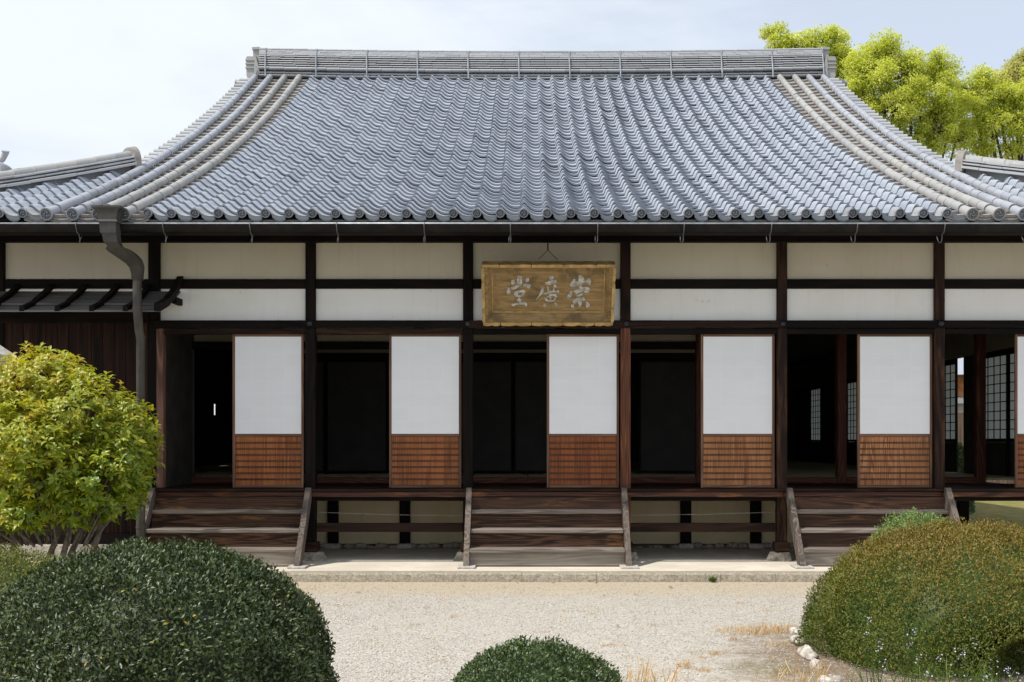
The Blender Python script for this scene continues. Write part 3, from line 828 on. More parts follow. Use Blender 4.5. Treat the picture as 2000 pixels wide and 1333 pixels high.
for nm, xa, xe, dt in (('hip_slope', -5.5, -7.6, 15.95), ('hip_slope', 5.85, 9.25, 15.65)):
    zh, ze = zbed(dt), zbed(TE)
    m = MB(); n = 10
    fr = []
    for k in range(n + 1):
        s = k / n; d = dt + (TE + 0.03 - dt) * s
        fr.append((xa + (xe - xa) * s, d, zbed(d) - 0.015))
    vs = fr + [(xa, d, z) for (_, d, z) in fr]             # front slope wedge beside the verge
    fs = [(k, k + 1, n + 2 + k, n + 1 + k) for k in range(n)]
    vs += [(p[0], p[1], p[2] - 0.06) for p in vs]
    N0 = 2 * (n + 1)
    fs += [tuple(i + N0 for i in f) for f in fs]
    m.add(vs, fs)
    b0 = len(m.v)
    rear = [(p[0], 2 * 22.6 - p[1], p[2]) for p in fr]
    m.add(fr + rear, [(k, k + 1, n + 2 + k, n + 1 + k) for k in range(n)])
    m.build(nm, 'deck', ROOF)
# gable walls
for xg in (RXL + 0.3, RXR - 0.3):
    pts = [(d, zbed(d) - 0.09) for d in np.linspace(TE + 1.3, 22.6, 12)]
    pts += [(2 * 22.6 - d, z) for d, z in reversed(pts[:-1])]
    pts = [(pts[0][0], 4.2)] + pts + [(pts[-1][0], 4.2)]
    MB().prism(pts, 'X', xg - 0.03, xg + 0.03).build('gable_wall', 'dim', HALL)
box('fascia', 'darkX', HALL, -7.7, 9.4, TE - 0.005, TE + 0.05, zbed(TE) - 0.11, zbed(TE) - 0.028, 0.004)
box('soffit_board', 'darkX', HALL, -7.7, 9.4, TE + 0.052, TE + 0.6, zbed(TE) - 0.075, zbed(TE) - 0.06, 0)
MB().prism([(TE + 0.06, zbed(TE) - 0.10), (D0 + 0.1, zbed(D0) - 0.12), (D0 + 0.1, zbed(D0) - 0.16), (TE + 0.06, zbed(TE) - 0.14)], 'X', -7.6, 9.3).build('soffit', 'darkY', HALL)

# pantile: roll at its left, trough at its right
TWID = 0.2648
prof = [(-0.03, 0.006), (0.02, 0.050), (0.07, 0.082), (0.14, 0.098), (0.21, 0.093), (0.31, 0.066), (0.44, 0.034), (0.58, 0.012), (0.74, 0.002), (0.88, 0.003), (1.0, 0.010)]
TH = 0.025
LIFT = 0.038
def tile_geo(eave=False):
    v = []; f = []
    n = len(prof); LEN = 0.262
    for (y, lift) in ((0.0, LIFT), (LEN, 0.004)):
        for u, h in prof: v.append(((u - 0.17) * TWID, y, h + lift))
    for u, h in prof: v.append(((u - 0.17) * TWID, 0.001, h + LIFT - TH))
    for u, h in prof: v.append(((u - 0.17) * TWID, 0.06, h + LIFT - TH - 0.006))
    for i in range(n - 1):
        f.append((i, i + 1, n + i + 1, n + i)); f.append((i, 2 * n + i, 2 * n + i + 1, i + 1)); f.append((2 * n + i, 3 * n + i, 3 * n + i + 1, 2 * n + i + 1))
    f.append((0, n, 3 * n, 2 * n)); f.append((n - 1, 2 * n - 1, 3 * n - 1))
    return v, f
TV, TF = tile_geo()
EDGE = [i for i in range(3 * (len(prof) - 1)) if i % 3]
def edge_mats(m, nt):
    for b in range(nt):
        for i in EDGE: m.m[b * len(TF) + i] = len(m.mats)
def disc_geo(m, cx, cz, r, y, thick, rot=0.0, seg=20):
    if 'medal' not in m.mats: m.mats.append('medal')
    MI = m.mats.index('medal') + 1
    rings = [(r, y + thick), (r, y), (r * 0.80, y), (r * 0.76, y + 0.014), (0.0, y + 0.014)]
    vs = []
    for rr, yy in rings[:-1]:
        for k in range(seg):
            th = 2 * math.pi * k / seg; vs.append((cx + rr * math.cos(th), yy, cz + rr * math.sin(th)))
    fs = []
    for a in range(3):
        for k in range(seg):
            k2 = (k + 1) % seg; fs.append((a * seg + k, a * seg + k2, (a + 1) * seg + k2, (a + 1) * seg + k))
    fs.append(tuple(3 * seg + k for k in range(seg)))
    m.add(vs, fs)
    for q in range(seg + 1): m.m[len(m.f) - 1 - q] = MI
    for j in range(3):                                    # three comma whorls
        pts_o, pts_i = [], []
        for k in range(6):
            th = rot + j * 2 * math.pi / 3 + k * 0.34
            ro = r * (0.20 + 0.07 * k); w = r * 0.19 * (1 - k / 6.5)
            pts_o.append((cx + (ro + w * 0.5) * math.cos(th), cz + (ro + w * 0.5) * math.sin(th)))
            pts_i.append((cx + (ro - w * 0.5) * math.cos(th), cz + (ro - w * 0.5) * math.sin(th)))
        m.prism(pts_o + pts_i[::-1], 'Y', y + 0.003, y + 0.0138)
    if r > 0.06:
        for k in range(16):
            th = 2 * math.pi * k / 16
            m.box(cx + r * 0.66 * math.cos(th) - 0.004, cx + r * 0.66 * math.cos(th) + 0.004, y + 0.003, y + 0.0098, cz + r * 0.66 * math.sin(th) - 0.004, cz + r * 0.66 * math.sin(th) + 0.004)
def apron(m, u0, u1, drop, y):
    P = [(u, h) for u, h in prof if u0 <= u <= u1]
    top = [((u - 0.17) * TWID, h + LIFT - TH + 0.001) for u, h in P]
    n = len(top)
    low = []
    for i, (x, z) in enumerate(top):
        s = i / (n - 1); low.append((x, z - drop * (0.55 + 0.45 * math.sin(math.pi * min(1, max(0, s))))))
    m.prism(top + low[::-1], 'Y', y, y + 0.022)
    mid = [(x + (0.0 if 0 < i < n - 1 else (0.008 if i == 0 else -0.008)), (z + low[i][1]) / 2) for i, (x, z) in enumerate(top)]
    m.prism([(x, z + 0.012) for x, z in mid] + [(x, z - 0.006) for x, z in mid[::-1]], 'Y', y - 0.004, y - 0.0005)
m = MB(); m.add(TV, TF); m.mats = ['tedge_shade']; edge_mats(m, 1)
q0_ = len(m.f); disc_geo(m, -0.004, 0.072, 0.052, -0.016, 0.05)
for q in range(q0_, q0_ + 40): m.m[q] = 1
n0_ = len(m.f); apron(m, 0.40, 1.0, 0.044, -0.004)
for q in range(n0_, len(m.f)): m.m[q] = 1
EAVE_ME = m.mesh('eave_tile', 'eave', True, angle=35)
m = MB(); m.add(TV, TF); m.mats = ['tedge_shade']; edge_mats(m, 1)
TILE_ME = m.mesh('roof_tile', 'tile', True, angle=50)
cols = [-4.28 + TWID * k for k in range(35)]
colsL = [-5.69 - TWID * k for k in range(7)]
colsR = [6.15 + TWID * k for k in range(12)]
def put(me, name, x, d, lift=0.0, yaw=0.0, parent=None):
    o = bpy.data.objects.new(name, me); COL.objects.link(o)
    o.parent = parent or ROOF
    th = slope(d + 0.1)
    o.rotation_euler = (th + R.uniform(-0.018, 0.018), R.uniform(-0.018, 0.018), yaw)
    o.location = Vector((x, d, zbed(d) + lift)) - wz(parent or ROOF)
    return o
soup_v = []; soup_f = []; soup_t = []
nTV = len(TV); TVn = np.array(TV)
def soup_tile(x, d, lift):
    th = slope(d + 0.1) + R.uniform(-0.02, 0.02); c, s = math.cos(th), math.sin(th)
    roll = R.uniform(-0.022, 0.022)
    v = TVn.copy()
    v[:, 2] += v[:, 0] * roll + lift
    y = v[:, 1] * c - v[:, 2] * s; z = v[:, 1] * s + v[:, 2] * c
    base = len(soup_v) * nTV
    soup_v.append(np.stack([v[:, 0] + x + R.uniform(-0.003, 0.003), y + d + R.uniform(-0.004, 0.004), z + zbed(d)], 1))
    tt = R.random()
    for f in TF:
        soup_f.append(tuple(i + base for i in f)); soup_t.append(tt)
count = 0
for ri, d in enumerate(rows[:-1]):
    for grp in (cols, colsL, colsR):
        for x in grp:
            if grp is colsL and d > hipL(x) - 0.1: continue
            if grp is colsR and d > hipR(x) - 0.1: continue
            if ri == 0:
                put(EAVE_ME, 'eave_tile', x, d)
            elif ri <= 8 and grp is cols or (grp is colsL and x > -6.4 and ri < 8) or (grp is colsR and x < 7.0 and ri < 8):
                put(TILE_ME, 'roof_tile', x, d, R.uniform(-0.003, 0.003)); count += 1
            else:
                soup_tile(x, d, R.uniform(-0.003, 0.003))
sm = MB(); sm.v = [tuple(p) for p in np.concatenate(soup_v)]; sm.f = soup_f; sm.t = soup_t; sm.mats = ['tedge_shade']; edge_mats(sm, len(soup_v))
o = link('upper_tiles', sm.mesh('upper_tiles', 'tile', True, tuple(wz(ROOF)), 50), ROOF, tuple(wz(ROOF)))
tag(o, kind='stuff')

# verge rolls (half-round tiles) and the pans between them
def half_tube(m, length, r0, r1, seg=10, tint=None, a0=0.0, a1=math.pi, full=False):
    vs = []; fs = []
    ys = [(0, r0), (0.018, r0), (0.02, r0 * 0.965), (length, r1)]
    for y, r in ys:
        for k in range(seg + 1):
            th = a0 + (a1 - a0) * k / seg
            vs.append((r * math.cos(th), y, r * math.sin(th)))
    for i in range(len(ys) - 1):
        for k in range(seg):
            a = i * (seg + 1) + k; fs.append((a, a + 1, a + seg + 2, a + seg + 1))
    vs.append((0, 0, 0)); c = len(vs) - 1
    for k in range(seg): fs.append((c, k + 1, k))
    m.add(vs, fs, tint)
ROLL_R = 0.06
m = MB(); half_tube(m, 0.262, ROLL_R, ROLL_R * 0.93, 10, None, -0.5, math.pi + 0.5)
ROLL_A = m.mesh('roll_tile', 'roll', True, angle=40); 
m = MB(); half_tube(m, 0.262, ROLL_R, ROLL_R * 0.93, 10, None, -0.5, math.pi + 0.5)
ROLL_B = m.mesh('lichened_roll_tile', 'rolll', True, angle=40)
def roll_end(mat):
    m = MB(); half_tube(m, 0.262, ROLL_R, ROLL_R * 0.93, 12, None, -0.5, math.pi + 0.5)
    disc_geo(m, 0.0, 0.0, 0.072, -0.02, 0.05, 0.4, 24)
    return m.mesh('roll_end_tile', mat, True, angle=35)
END_A, END_B = roll_end('roll'), roll_end('rolll')
rollsL = [-5.416, -5.12, -4.83, -4.54]; rollsR = [5.0, 5.30, 5.58, 5.87]
bigm = {'A': MB(), 'B': MB()}
rl_src = MB(); half_tube(rl_src, 0.262, ROLL_R, ROLL_R * 0.93, 8, None, -0.5, math.pi + 0.5)
for x in rollsL + rollsR:
    kind = 'A' if x in (rollsL[0], rollsL[1], rollsR[2], rollsR[3]) else 'B'
    for ri, d in enumerate(rows[:-1]):
        lift = 0.082
        if ri == 0: put(END_A if kind == 'A' else END_B, 'roll_end_tile', x, d - 0.045, lift - 0.012)
        elif ri < 38: put(ROLL_A if kind == 'A' else ROLL_B, 'roll_tile', x + R.uniform(-0.003, 0.003), d, lift + R.uniform(-0.002, 0.002), R.uniform(-0.01, 0.01))
        else:
            th = slope(d + 0.1); c, s = math.cos(th), math.sin(th)
            bigm[kind].add([(vx + x, vy * c - (vz + lift) * s + d, vy * s + (vz + lift) * c + zbed(d)) for vx, vy, vz in rl_src.v], rl_src.f, R.random())
for kind, mt in (('A', 'roll'), ('B', 'rolll')):
    o = link('upper_roll_tiles', bigm[kind].mesh('upper_roll_tiles', mt, True, tuple(wz(ROOF)), 40), ROOF, tuple(wz(ROOF))); tag(o, kind='stuff')
m = MB()
gaps = []
for rl in (rollsL, rollsR):
    for a, b in zip(rl[:-1], rl[1:]): gaps.append((a, b))
gaps += [(-4.54, -4.28), (4.72, 5.0), (-5.69, -5.416), (5.87, 6.15)]
outer = gaps[-2:]
for a, b in gaps:
    for ri, d in enumerate(rows[:-1]):
        if (a, b) in outer and d > 15.7: continue
        th = slope(d + 0.1) + R.uniform(-0.012, 0.012); c, s = math.cos(th), math.sin(th)
        vs = []; n = 6
        for (yy, lf) in ((-0.0, 0.05), (0.26, 0.012), (0.0, 0.018)):
            for k in range(n + 1):
                u = k / n; h = 0.03 * (2 * u - 1) ** 2 + lf
                vs.append((a + (b - a) * u, yy, h))
        fs = []
        for k in range(n):
            fs += [(k, k + 1, n + 2 + k, n + 1 + k), (k, 2 * n + 2 + k, 2 * n + 3 + k, k + 1)]
        yo = R.uniform(-0.006, 0.006)
        m.add([(vx, (vy + yo) * c - vz * s + d, (vy + yo) * s + vz * c + zbed(d)) for vx, vy, vz in vs], fs, R.random())
        if ri == 0:                                       # scalloped front lips, three thick
            for q in range(2):
                P = [(a + (b - a) * k / 8, zbed(d) + 0.012 - q * 0.028 + 0.03 * (2 * k / 8 - 1) ** 2) for k in range(9)]
                m.prism([(x, z) for x, z in P] + [(x, z - 0.024) for x, z in P[::-1]], 'Y', d - 0.006 + q * 0.008, d + 0.06, R.random())
o = link('pan_tiles', m.mesh('pan_tiles', 'pan', False, tuple(wz(ROOF))), ROOF, tuple(wz(ROOF))); tag(o, kind='stuff')
# short verge tiles sticking out over the gables
m = MB(); half_tube(m, 0.36, 0.05, 0.048, 10, None, -0.6, math.pi + 0.6)
VERGE = m.mesh('verge_tile', 'ridge', True, angle=40)
for sgn, x in ((-1, RXL), (1, RXR)):
    for ri, d in enumerate(rows[:-1]):
        if d < 15.75: continue
        o = bpy.data.objects.new('verge_tile', VERGE); COL.objects.link(o); o.parent = ROOF
        o.rotation_euler = (0, -0.06 * 0, math.radians(-90 if sgn < 0 else 90) + R.uniform(-0.02, 0.02))
        o.location = Vector((x + sgn * 0.05, d + 0.05, zbed(d) + 0.062 + R.uniform(-0.004, 0.004))) - wz(ROOF)
# bed course under the verge tiles
for sgn, x in ((-1, RXL), (1, RXR)):
    vs, fs = bed(15.7, 22.5, x + (0.05 if sgn < 0 else -0.25), x + (0.25 if sgn < 0 else -0.05), 0.02, 0.12, 14)
    MB().add(vs, fs).build('verge_bed', 'deck', ROOF)

# main ridge: courses of tiles
XA, XB = X_(506, 22.38), X_(1607, 22.38)
XM = (XA + XB) / 2
def sori(x): return 0.06 * ((x - XM) / ((XB - XA) / 2)) ** 2
RB = 8.72
courses = []                                              # (z0, height, front overhang, tile length, round?)
box_core = MB()
nseg = 24
vs = []
for k in range(nseg + 1):
    x = XA + (XB - XA) * k / nseg; z = RB - 0.15; zt = RB + 0.6 + sori(x)
    vs += [(x, 22.50, z), (x, 22.50, zt), (x, 22.70, zt), (x, 22.70, z)]
fs = []
for k in range(nseg):
    a = 4 * k
    for j in range(4): fs.append((a + j, a + (j + 1) % 4, a + 4 + (j + 1) % 4, a + 4 + j))
fs += [(0, 1, 2, 3), (4 * nseg, 4 * nseg + 1, 4 * nseg + 2, 4 * nseg + 3)]
RIDGE = MB().add(vs, fs).build('ridge', 'deck', HALL)
plan = [(0.06, 0.03, 22.33, True), (0.112, 0.034, 22.33, True), (0.195, 0.056, 22.30, True)]
for k in range(5): plan.append((0.262 + k * 0.0457, 0.021, 22.335 + k * 0.004, False))
for k in range(3): plan.append((0.484 + k * 0.0355, 0.0335, 22.36 + k * 0.009, False))
plan.append((0.592, 0.05, 22.385, True))
for (dz, h, yf, rnd) in plan:
    m = MB()
    x = XA + R.uniform(-0.2, 0)
    while x < XB:
        ln = R.uniform(0.25, 0.30); a, b = max(x, XA) + 0.002, min(x + ln, XB) - 0.002
        x += ln
        if b - a < 0.03: continue
        z0 = RB + dz + sori((a + b) / 2) + R.uniform(-0.0012, 0.0012); y0 = yf + R.uniform(-0.002, 0.002)
        tt = R.random()
        if rnd:
            pts = [(y0 + 0.05, z0 - h / 2), (y0 + 0.012, z0 - h * 0.4), (y0, z0), (y0 + 0.012, z0 + h * 0.4), (y0 + 0.05, z0 + h / 2), (45.2 - y0 - 0.05, z0 + h / 2), (45.2 - y0, z0), (45.2 - y0 - 0.05, z0 - h / 2)]
        else:
            pts = [(y0, z0 - h / 2), (y0 + 0.004, z0 + h * 0.3), (y0 + 0.012, z0 + h / 2), (45.2 - y0 - 0.012, z0 + h / 2), (45.2 - y0, z0 - h / 2)]
        if rnd: MB().prism(pts, 'X', a, b).build('ridge_tile', 'ridge', RIDGE)
        else: m.prism(pts, 'X', a, b, tt)
    if not rnd: m.build('ridge_course', 'ridge', RIDGE)
x = X_(520, 22.38)
while x < XB:
    m = MB()
    s = sori(x)
    m.tube([(x, 22.30, RB + 0.02 + s), (x, 22.29, RB + 0.12 + s), (x - 0.01, 22.335, RB + 0.42 + s), (x, 22.38, RB + 0.60 + s), (x, 22.6, RB + 0.64 + s), (x, 22.82, RB + 0.6 + s)], 0.013, 6)
    m.build('ridge_strap', 'strap', RIDGE); x += 1.005
m = MB(); P = []
for k in range(25):
    xx = XA + (XB - XA) * k / 24; P.append((xx, 22.42, RB + 0.615 + sori(xx) - 0.01 * math.sin(math.pi * (k % 2.4) / 2.4)))
m.tube(P, 0.006, 5).build('lightning_wire', 'wire', RIDGE)
# ridge-end ornaments
for sgn, xe in ((-1, XA), (1, XB)):
    m = MB()
    def sx(a, b): return (xe + sgn * a, xe + sgn * b) if sgn > 0 else (xe - b, xe - a)
    K = 22.4 / F
    def poly(P): return [(xe + sgn * (506 - px) * K, CAMZ + (CY - py) * K) for px, py in P]
    m.prism(poly([(505, 95), (505, 124), (494, 124), (493.5, 118), (492.5, 101), (493, 95)]), 'Y', 22.44, 22.76)
    m.prism(poly([(506, 91.5), (506, 96.5), (491.5, 96.5), (491.5, 92)]), 'Y', 22.41, 22.79)
    m.prism(poly([(499, 112), (500, 135), (500, 150), (496, 157), (489, 158.5), (484, 155), (481.8, 149), (481.5, 133), (482.5, 131.5), (480.8, 130), (480.8, 125.5), (482.2, 124), (480.8, 122.5), (481, 114), (484, 111.5)]), 'Y', 22.36, 22.84)
    m.prism(poly([(499.5, 110), (503, 122), (507, 137), (506, 147), (501, 156), (494, 156), (498, 148), (497, 135)]), 'Y', 22.33, 22.44)
    m.prism(poly([(500, 132), (504, 139), (501, 149), (497, 152)]), 'Y', 22.315, 22.335)
    for zy in (118, 125, 133):
        m.prism(poly([(499.5, zy), (499.5, zy + 2.6), (480.2, zy + 2.6), (480.2, zy)]), 'Y', 22.335, 22.86)
    m.tube([(xe + sgn * 0.27, 22.5, RB + 0.0), (xe + sgn * 0.50, 22.5, RB + 0.01)], 0.062, 14)
    m.build('ridge_end_ornament', 'rolll', RIDGE, True, 35)

# hip ridges at both sides
def hip_ridge(P0, P1, sgn):
    P0 = Vector(P0); P1 = Vector(P1)
    along = Vector((P1.x - P0.x, P1.y - P0.y, 0)); ln = along.length; a2 = along.normalized(); side = Vector((-a2.y, a2.x, 0))
    def pt(s, off, up):
        p = P0 + a2 * s; zz = zbed(p.y) + up
        return Vector((p.x + side.x * off, p.y + side.y * off, zz))
    def strip(m, s0, s1, w, z0, z1, tint=None, rnd=False, n=4):
        if rnd:
            cs = [(-w, z0), (-w * 0.92, z0 + (z1 - z0) * 0.5), (-w * 0.6, z0 + (z1 - z0) * 0.86), (0, z1), (w * 0.6, z0 + (z1 - z0) * 0.86), (w * 0.92, z0 + (z1 - z0) * 0.5), (w, z0)]
        else:
            cs = [(-w, z0), (-w, z1 - 0.006), (-w + 0.02, z1), (w - 0.02, z1), (w, z1 - 0.006), (w, z0)]
        vs = []; c = len(cs)
        for k in range(n + 1):
            s = s0 + (s1 - s0) * k / n
            vs += [pt(s, o_, u_) for o_, u_ in cs]
        fs = []
        for k in range(n):
            for j in range(c): fs.append((k * c + j, k * c + (j + 1) % c, (k + 1) * c + (j + 1) % c, (k + 1) * c + j))
        fs += [tuple(range(c)), tuple(n * c + j for j in range(c))]
        m.add(vs, fs, tint)
    m = MB(); strip(m, 0.05, ln, 0.115, -0.05, 0.26, None, False, 12)
    hr = m.build('hip_ridge', 'deck', HALL)
    for (w, z0, z1, tl, rnd, mt) in ((0.20, 0.12, 0.155, 0.33, False, 'ridge'), (0.17, 0.18, 0.205, 0.29, False, 'ridge'), (0.155, 0.225, 0.25, 0.31, False, 'ridge'), (0.095, 0.255, 0.34, 0.30, True, 'rolll')):
        s = 0.02 - R.uniform(0, 0.1)
        while s < ln:
            a, b = max(0.02, s), min(s + tl, ln)
            if b - a > 0.02:
                m = MB(); strip(m, a + 0.002, b - 0.003, w + R.uniform(-0.004, 0.004), z0 + R.uniform(-0.003, 0.003), z1 + R.uniform(-0.004, 0.004), None, rnd, 2)
                m.build('hip_tile', mt, hr, rnd, 40 if rnd else None)
            s += tl
    # rounded end cap against the verge
    m = MB(); vs = []
    for s in (-0.07, 0.03):
        for k in range(15):
            th = math.pi * k / 14
            vs.append(pt(s, 0.185 * math.cos(th), 0.08 + 0.31 * math.sin(th) ** 0.8))
    fs = [tuple(range(15)), tuple(range(15, 30))] + [(k, (k + 1) % 15, 15 + (k + 1) % 15, 15 + k) for k in range(15)]
    m.add(vs, fs); m.build('end_cap', 'capstone', hr, True, 40)
    return hr, pt
hl, ptl = hip_ridge((-5.60, 15.82, 0), (-7.55, 12.85, 0), -1)
hr, ptr = hip_ridge((6.02, 15.52, 0), (9.1, 12.85, 0), 1)
c = pix(2, 326, 14.35)
m = MB()
m.tube([c + Vector((-0.12, 0, 0.0)), c + Vector((-0.06, 0, 0.05)), c + Vector((0.02, 0, 0.10)), c + Vector((0.055, 0, 0.17)), c + Vector((0.06, -0.01, 0.20))], [0.075, 0.05, 0.038, 0.04, 0.052], 12)
m.box(c.x - 0.25, c.x + 0.09, c.y - 0.14, c.y + 0.14, c.z - 0.12, c.z + 0.03, 0.03)
m.build('hip_ornament', 'eave', hl, True, 40)

# gutter, its brackets and the downpipe
GY, GZ, GR = 12.60, Z_(438.5, 12.60), 0.052
m = MB(); vs = []; fs = []
n = 10
for x in (-7.6, 9.3):
    for rr in (GR, GR - 0.004):
        for k in range(n + 1):
            th = math.pi + math.pi * k / n
            vs.append((x, GY + rr * math.cos(th), GZ + rr * math.sin(th) * 1.75))
w = n + 1
for k in range(n):
    fs += [(k, k + 1, 2 * w + k + 1, 2 * w + k), (w + k, 3 * w + k, 3 * w + k + 1, w + k + 1)]
fs += [(0, 2 * w, 3 * w, w), (n, w + n, 3 * w + n, 2 * w + n)]
m.add(vs, fs)
GUT = m.build('gutter', 'copper', HALL, True, 60)
MB().tube([(-7.6, GY - GR, GZ), (9.3, GY - GR, GZ)], 0.0085, 8).build('rolled_rim', 'rim', GUT, True)
for px in (-17, 152, 321, 490, 659, 829, 997, 1167, 1335, 1505, 1672, 1842, 2010):
    x = X_(px, 12.6)
    m = MB()
    m.tube([(x, GY - GR - 0.01, GZ + 0.01), (x, GY - GR - 0.008, GZ - 0.03), (x, GY - 0.02, GZ - 0.098), (x, GY + 0.03, GZ - 0.10), (x + 0.004, GY + 0.05, GZ - 0.16), (x, GY + 0.055, GZ - 0.188), (x - 0.012, GY + 0.075, GZ - 0.196), (x - 0.02, GY + 0.1, GZ - 0.17), (x - 0.015, GY + 0.16, GZ - 0.1)], 0.0055, 6)
    m.build('gutter_bracket', 'rim2', GUT, True)
def duct(secs):
    """rectangular duct through sections (centre x, y, z, half width, half depth)"""
    vs = []; fs = []
    for (x, y, z, hw, hd) in secs:
        vs += [(x - hw, y - hd, z), (x + hw, y - hd, z), (x + hw, y + hd, z), (x - hw, y + hd, z)]
    for k in range(len(secs) - 1):
        a = 4 * k
        for j in range(4): fs.append((a + j, a + (j + 1) % 4, a + 4 + (j + 1) % 4, a + 4 + j))
    fs += [(0, 1, 2, 3), tuple(4 * (len(secs) - 1) + j for j in range(4))]
    return vs, fs
hx = X_(213, 12.5); k_ = 12.5 / F
def zz(y, d=12.5): return Z_(y, d)
secs = [(hx, 12.50, zz(405), 29 * k_, 0.10), (hx, 12.50, zz(409), 28 * k_, 0.10), (hx, 12.50, zz(412), 24 * k_, 0.09), (hx + .004, 12.50, zz(419), 20 * k_, 0.08), (hx + .008, 12.50, zz(432), 17 * k_, 0.075),
        (hx + .008, 12.50, zz(434), 20 * k_, 0.085), (hx + .008, 12.50, zz(436.5), 20 * k_, 0.085), (hx + .01, 12.50, zz(437), 16.5 * k_, 0.075),
        (hx + .012, 12.51, zz(457), 15.5 * k_, 0.075), (hx + .02, 12.51, zz(458), 14 * k_, 0.07), (hx + .03, 12.53, zz(474), 13.5 * k_, 0.07), (hx + .045, 12.56, zz(479), 12.5 * k_, 0.065), (hx + .055, 12.57, zz(481), 13.5 * k_, 0.07)]
xp = X_(268, 12.93)
for (py, d_, cxp, hwp, hd) in ((488, 12.60, 232, 21, 0.08), (494, 12.65, 239, 22.5, 0.08), (505, 12.72, 253, 20, 0.075), (517, 12.82, 264, 14, 0.07), (525, 12.87, 267.5, 11, 0.065), (535, 12.91, 268.5, 9.5, 0.056), (548, 12.93, 268.5, 8.8, 0.05)):
    secs.append((X_(cxp, d_), d_, Z_(py, d_), hwp * d_ / F, hd))
DP = MB().add(*duct(secs)).build('rain_hopper', 'hopper', HALL, True, 28)
zb_ = ZP
m = MB()
yp = 12.93
m.tube([(xp, yp, Z_(544, yp)), (xp, yp, Z_(602, yp)), (xp + 0.002, yp, Z_(608, yp)), (xp + 0.012, yp + 0.03, Z_(645, yp)), (xp + 0.02, yp + 0.06, Z_(662, yp)), (xp + 0.02, yp + 0.06, zb_)], 0.05, 16)
PIPE = m.build('downpipe', 'pipe', DP, True, 50)
for py in (604, 659, 1030):
    o_ = (xp + (0.02 if py > 640 else 0.0)); yq = yp + (0.06 if py > 640 else 0)
    MB().tube([(o_, yq, Z_(py - 2, yq)), (o_, yq, Z_(py + 2, yq))], 0.055, 16).build('pipe_collar', 'pipe', DP, True, 40)

# ================================================================== name board
SB = empty('name_board', (X_(1070, 13.75), 13.74, Z_(630, 13.75)), 'gilded wooden name board with three pale carved characters under the eaves', 'sign')
tilt = math.atan2(0.40, 0.68)
SB.rotation_euler = (tilt, 0, 0)
HB = 0.80; WB = 1.60
def sloc(px, py):                                         # photo -> board plane
    v = (630.0 - py) / 121.0 * HB
    w_at = 255 + (265 - 255) * (630 - py) / 121.0
    return ((px - 1070.5) / w_at * WB, v)
def sobj(name, mb, mat, smooth=False):
    me = mb.mesh(name, mat, smooth)
    o = bpy.data.objects.new(name, me); COL.objects.link(o); o.parent = SB
    return o
m = MB()                                                   # board: local x across, z up, -y toward the viewer
xo, xi, xf = WB / 2 - 0.035, WB / 2 - 0.075, WB / 2 - 0.135
ring = []
for (xx, z0, z1, y) in ((xo, 0.035, HB - 0.035, -0.095), (xi, 0.07, HB - 0.055, -0.09), (xf, 0.15, HB - 0.085, -0.012)):
    ring.append([(-xx, y, z0), (xx, y, z0), (xx, y, z1), (-xx, y, z1)])
vs = sum(ring, []) + [(-xo, 0.02, 0.035), (xo, 0.02, 0.035), (xo, 0.02, HB - 0.035), (-xo, 0.02, HB - 0.035)]
fs = []
for a in (0, 4):
    for j in range(4): fs.append((a + j, a + (j + 1) % 4, a + 4 + (j + 1) % 4, a + 4 + j))
fs += [(8, 9, 10, 11), (15, 14, 13, 12)] + [(j, 12 + j, 12 + (j + 1) % 4, (j + 1) % 4) for j in range(4)]
m.add(vs, fs)
sobj('panel', m, 'sign')
for (a, b, c_, d_) in ((-xf - .012, xf + .012, 0.138, 0.152), (-xf - .012, xf + .012, HB - 0.087, HB - 0.076), (-xf - .012, -xf + .002, 0.153, HB - 0.088), (xf - .002, xf + .012, 0.153, HB - 0.088)):
    m = MB(); m.box(a, b, -0.024, -0.004, c_, d_, 0.003); sobj('moulding', m, 'signrim')
def rim_seg(u0, u1, horiz, edge, scal):
    n = 8; out = []; inn = []
    for k in range(n + 1):
        u = u0 + (u1 - u0) * k / n
        b = scal * abs(math.sin(math.pi * 2 * k / n)) ** 0.6
        out.append((u, b)); inn.append(u)
    if horiz:
        s = -1 if edge == 0 else 1
        base = 0.0 if edge == 0 else HB
        P = [(u, base + s * (b - 0.012)) for u, b in out] + [(u, base - s * 0.045) for u in inn[::-1]]
    else:
        s = edge
        P = [(s * (WB / 2 - 0.012 + b), u) for u, b in out] + [(s * (WB / 2 - 0.042), u) for u in inn[::-1]]
    m = MB(); m.prism(P, 'Y', -0.115, 0.0)
    sobj('rim_segment', m, 'signrim')
ex = [-WB / 2 + 0.012, -0.575, -0.2, 0.18, 0.56, WB / 2 - 0.012]
for a, b in zip(ex[:-1], ex[1:]):
    rim_seg(a + 0.004, b - 0.004, True, 0, 0.012); rim_seg(a + 0.004, b - 0.004, True, 1, 0.004)
ez = [0.046, 0.23, 0.57, HB - 0.046]
for a, b in zip(ez[:-1], ez[1:]):
    rim_seg(a + 0.003, b - 0.003, False, -1, 0.008); rim_seg(a + 0.003, b - 0.003, False, 1, 0.008)
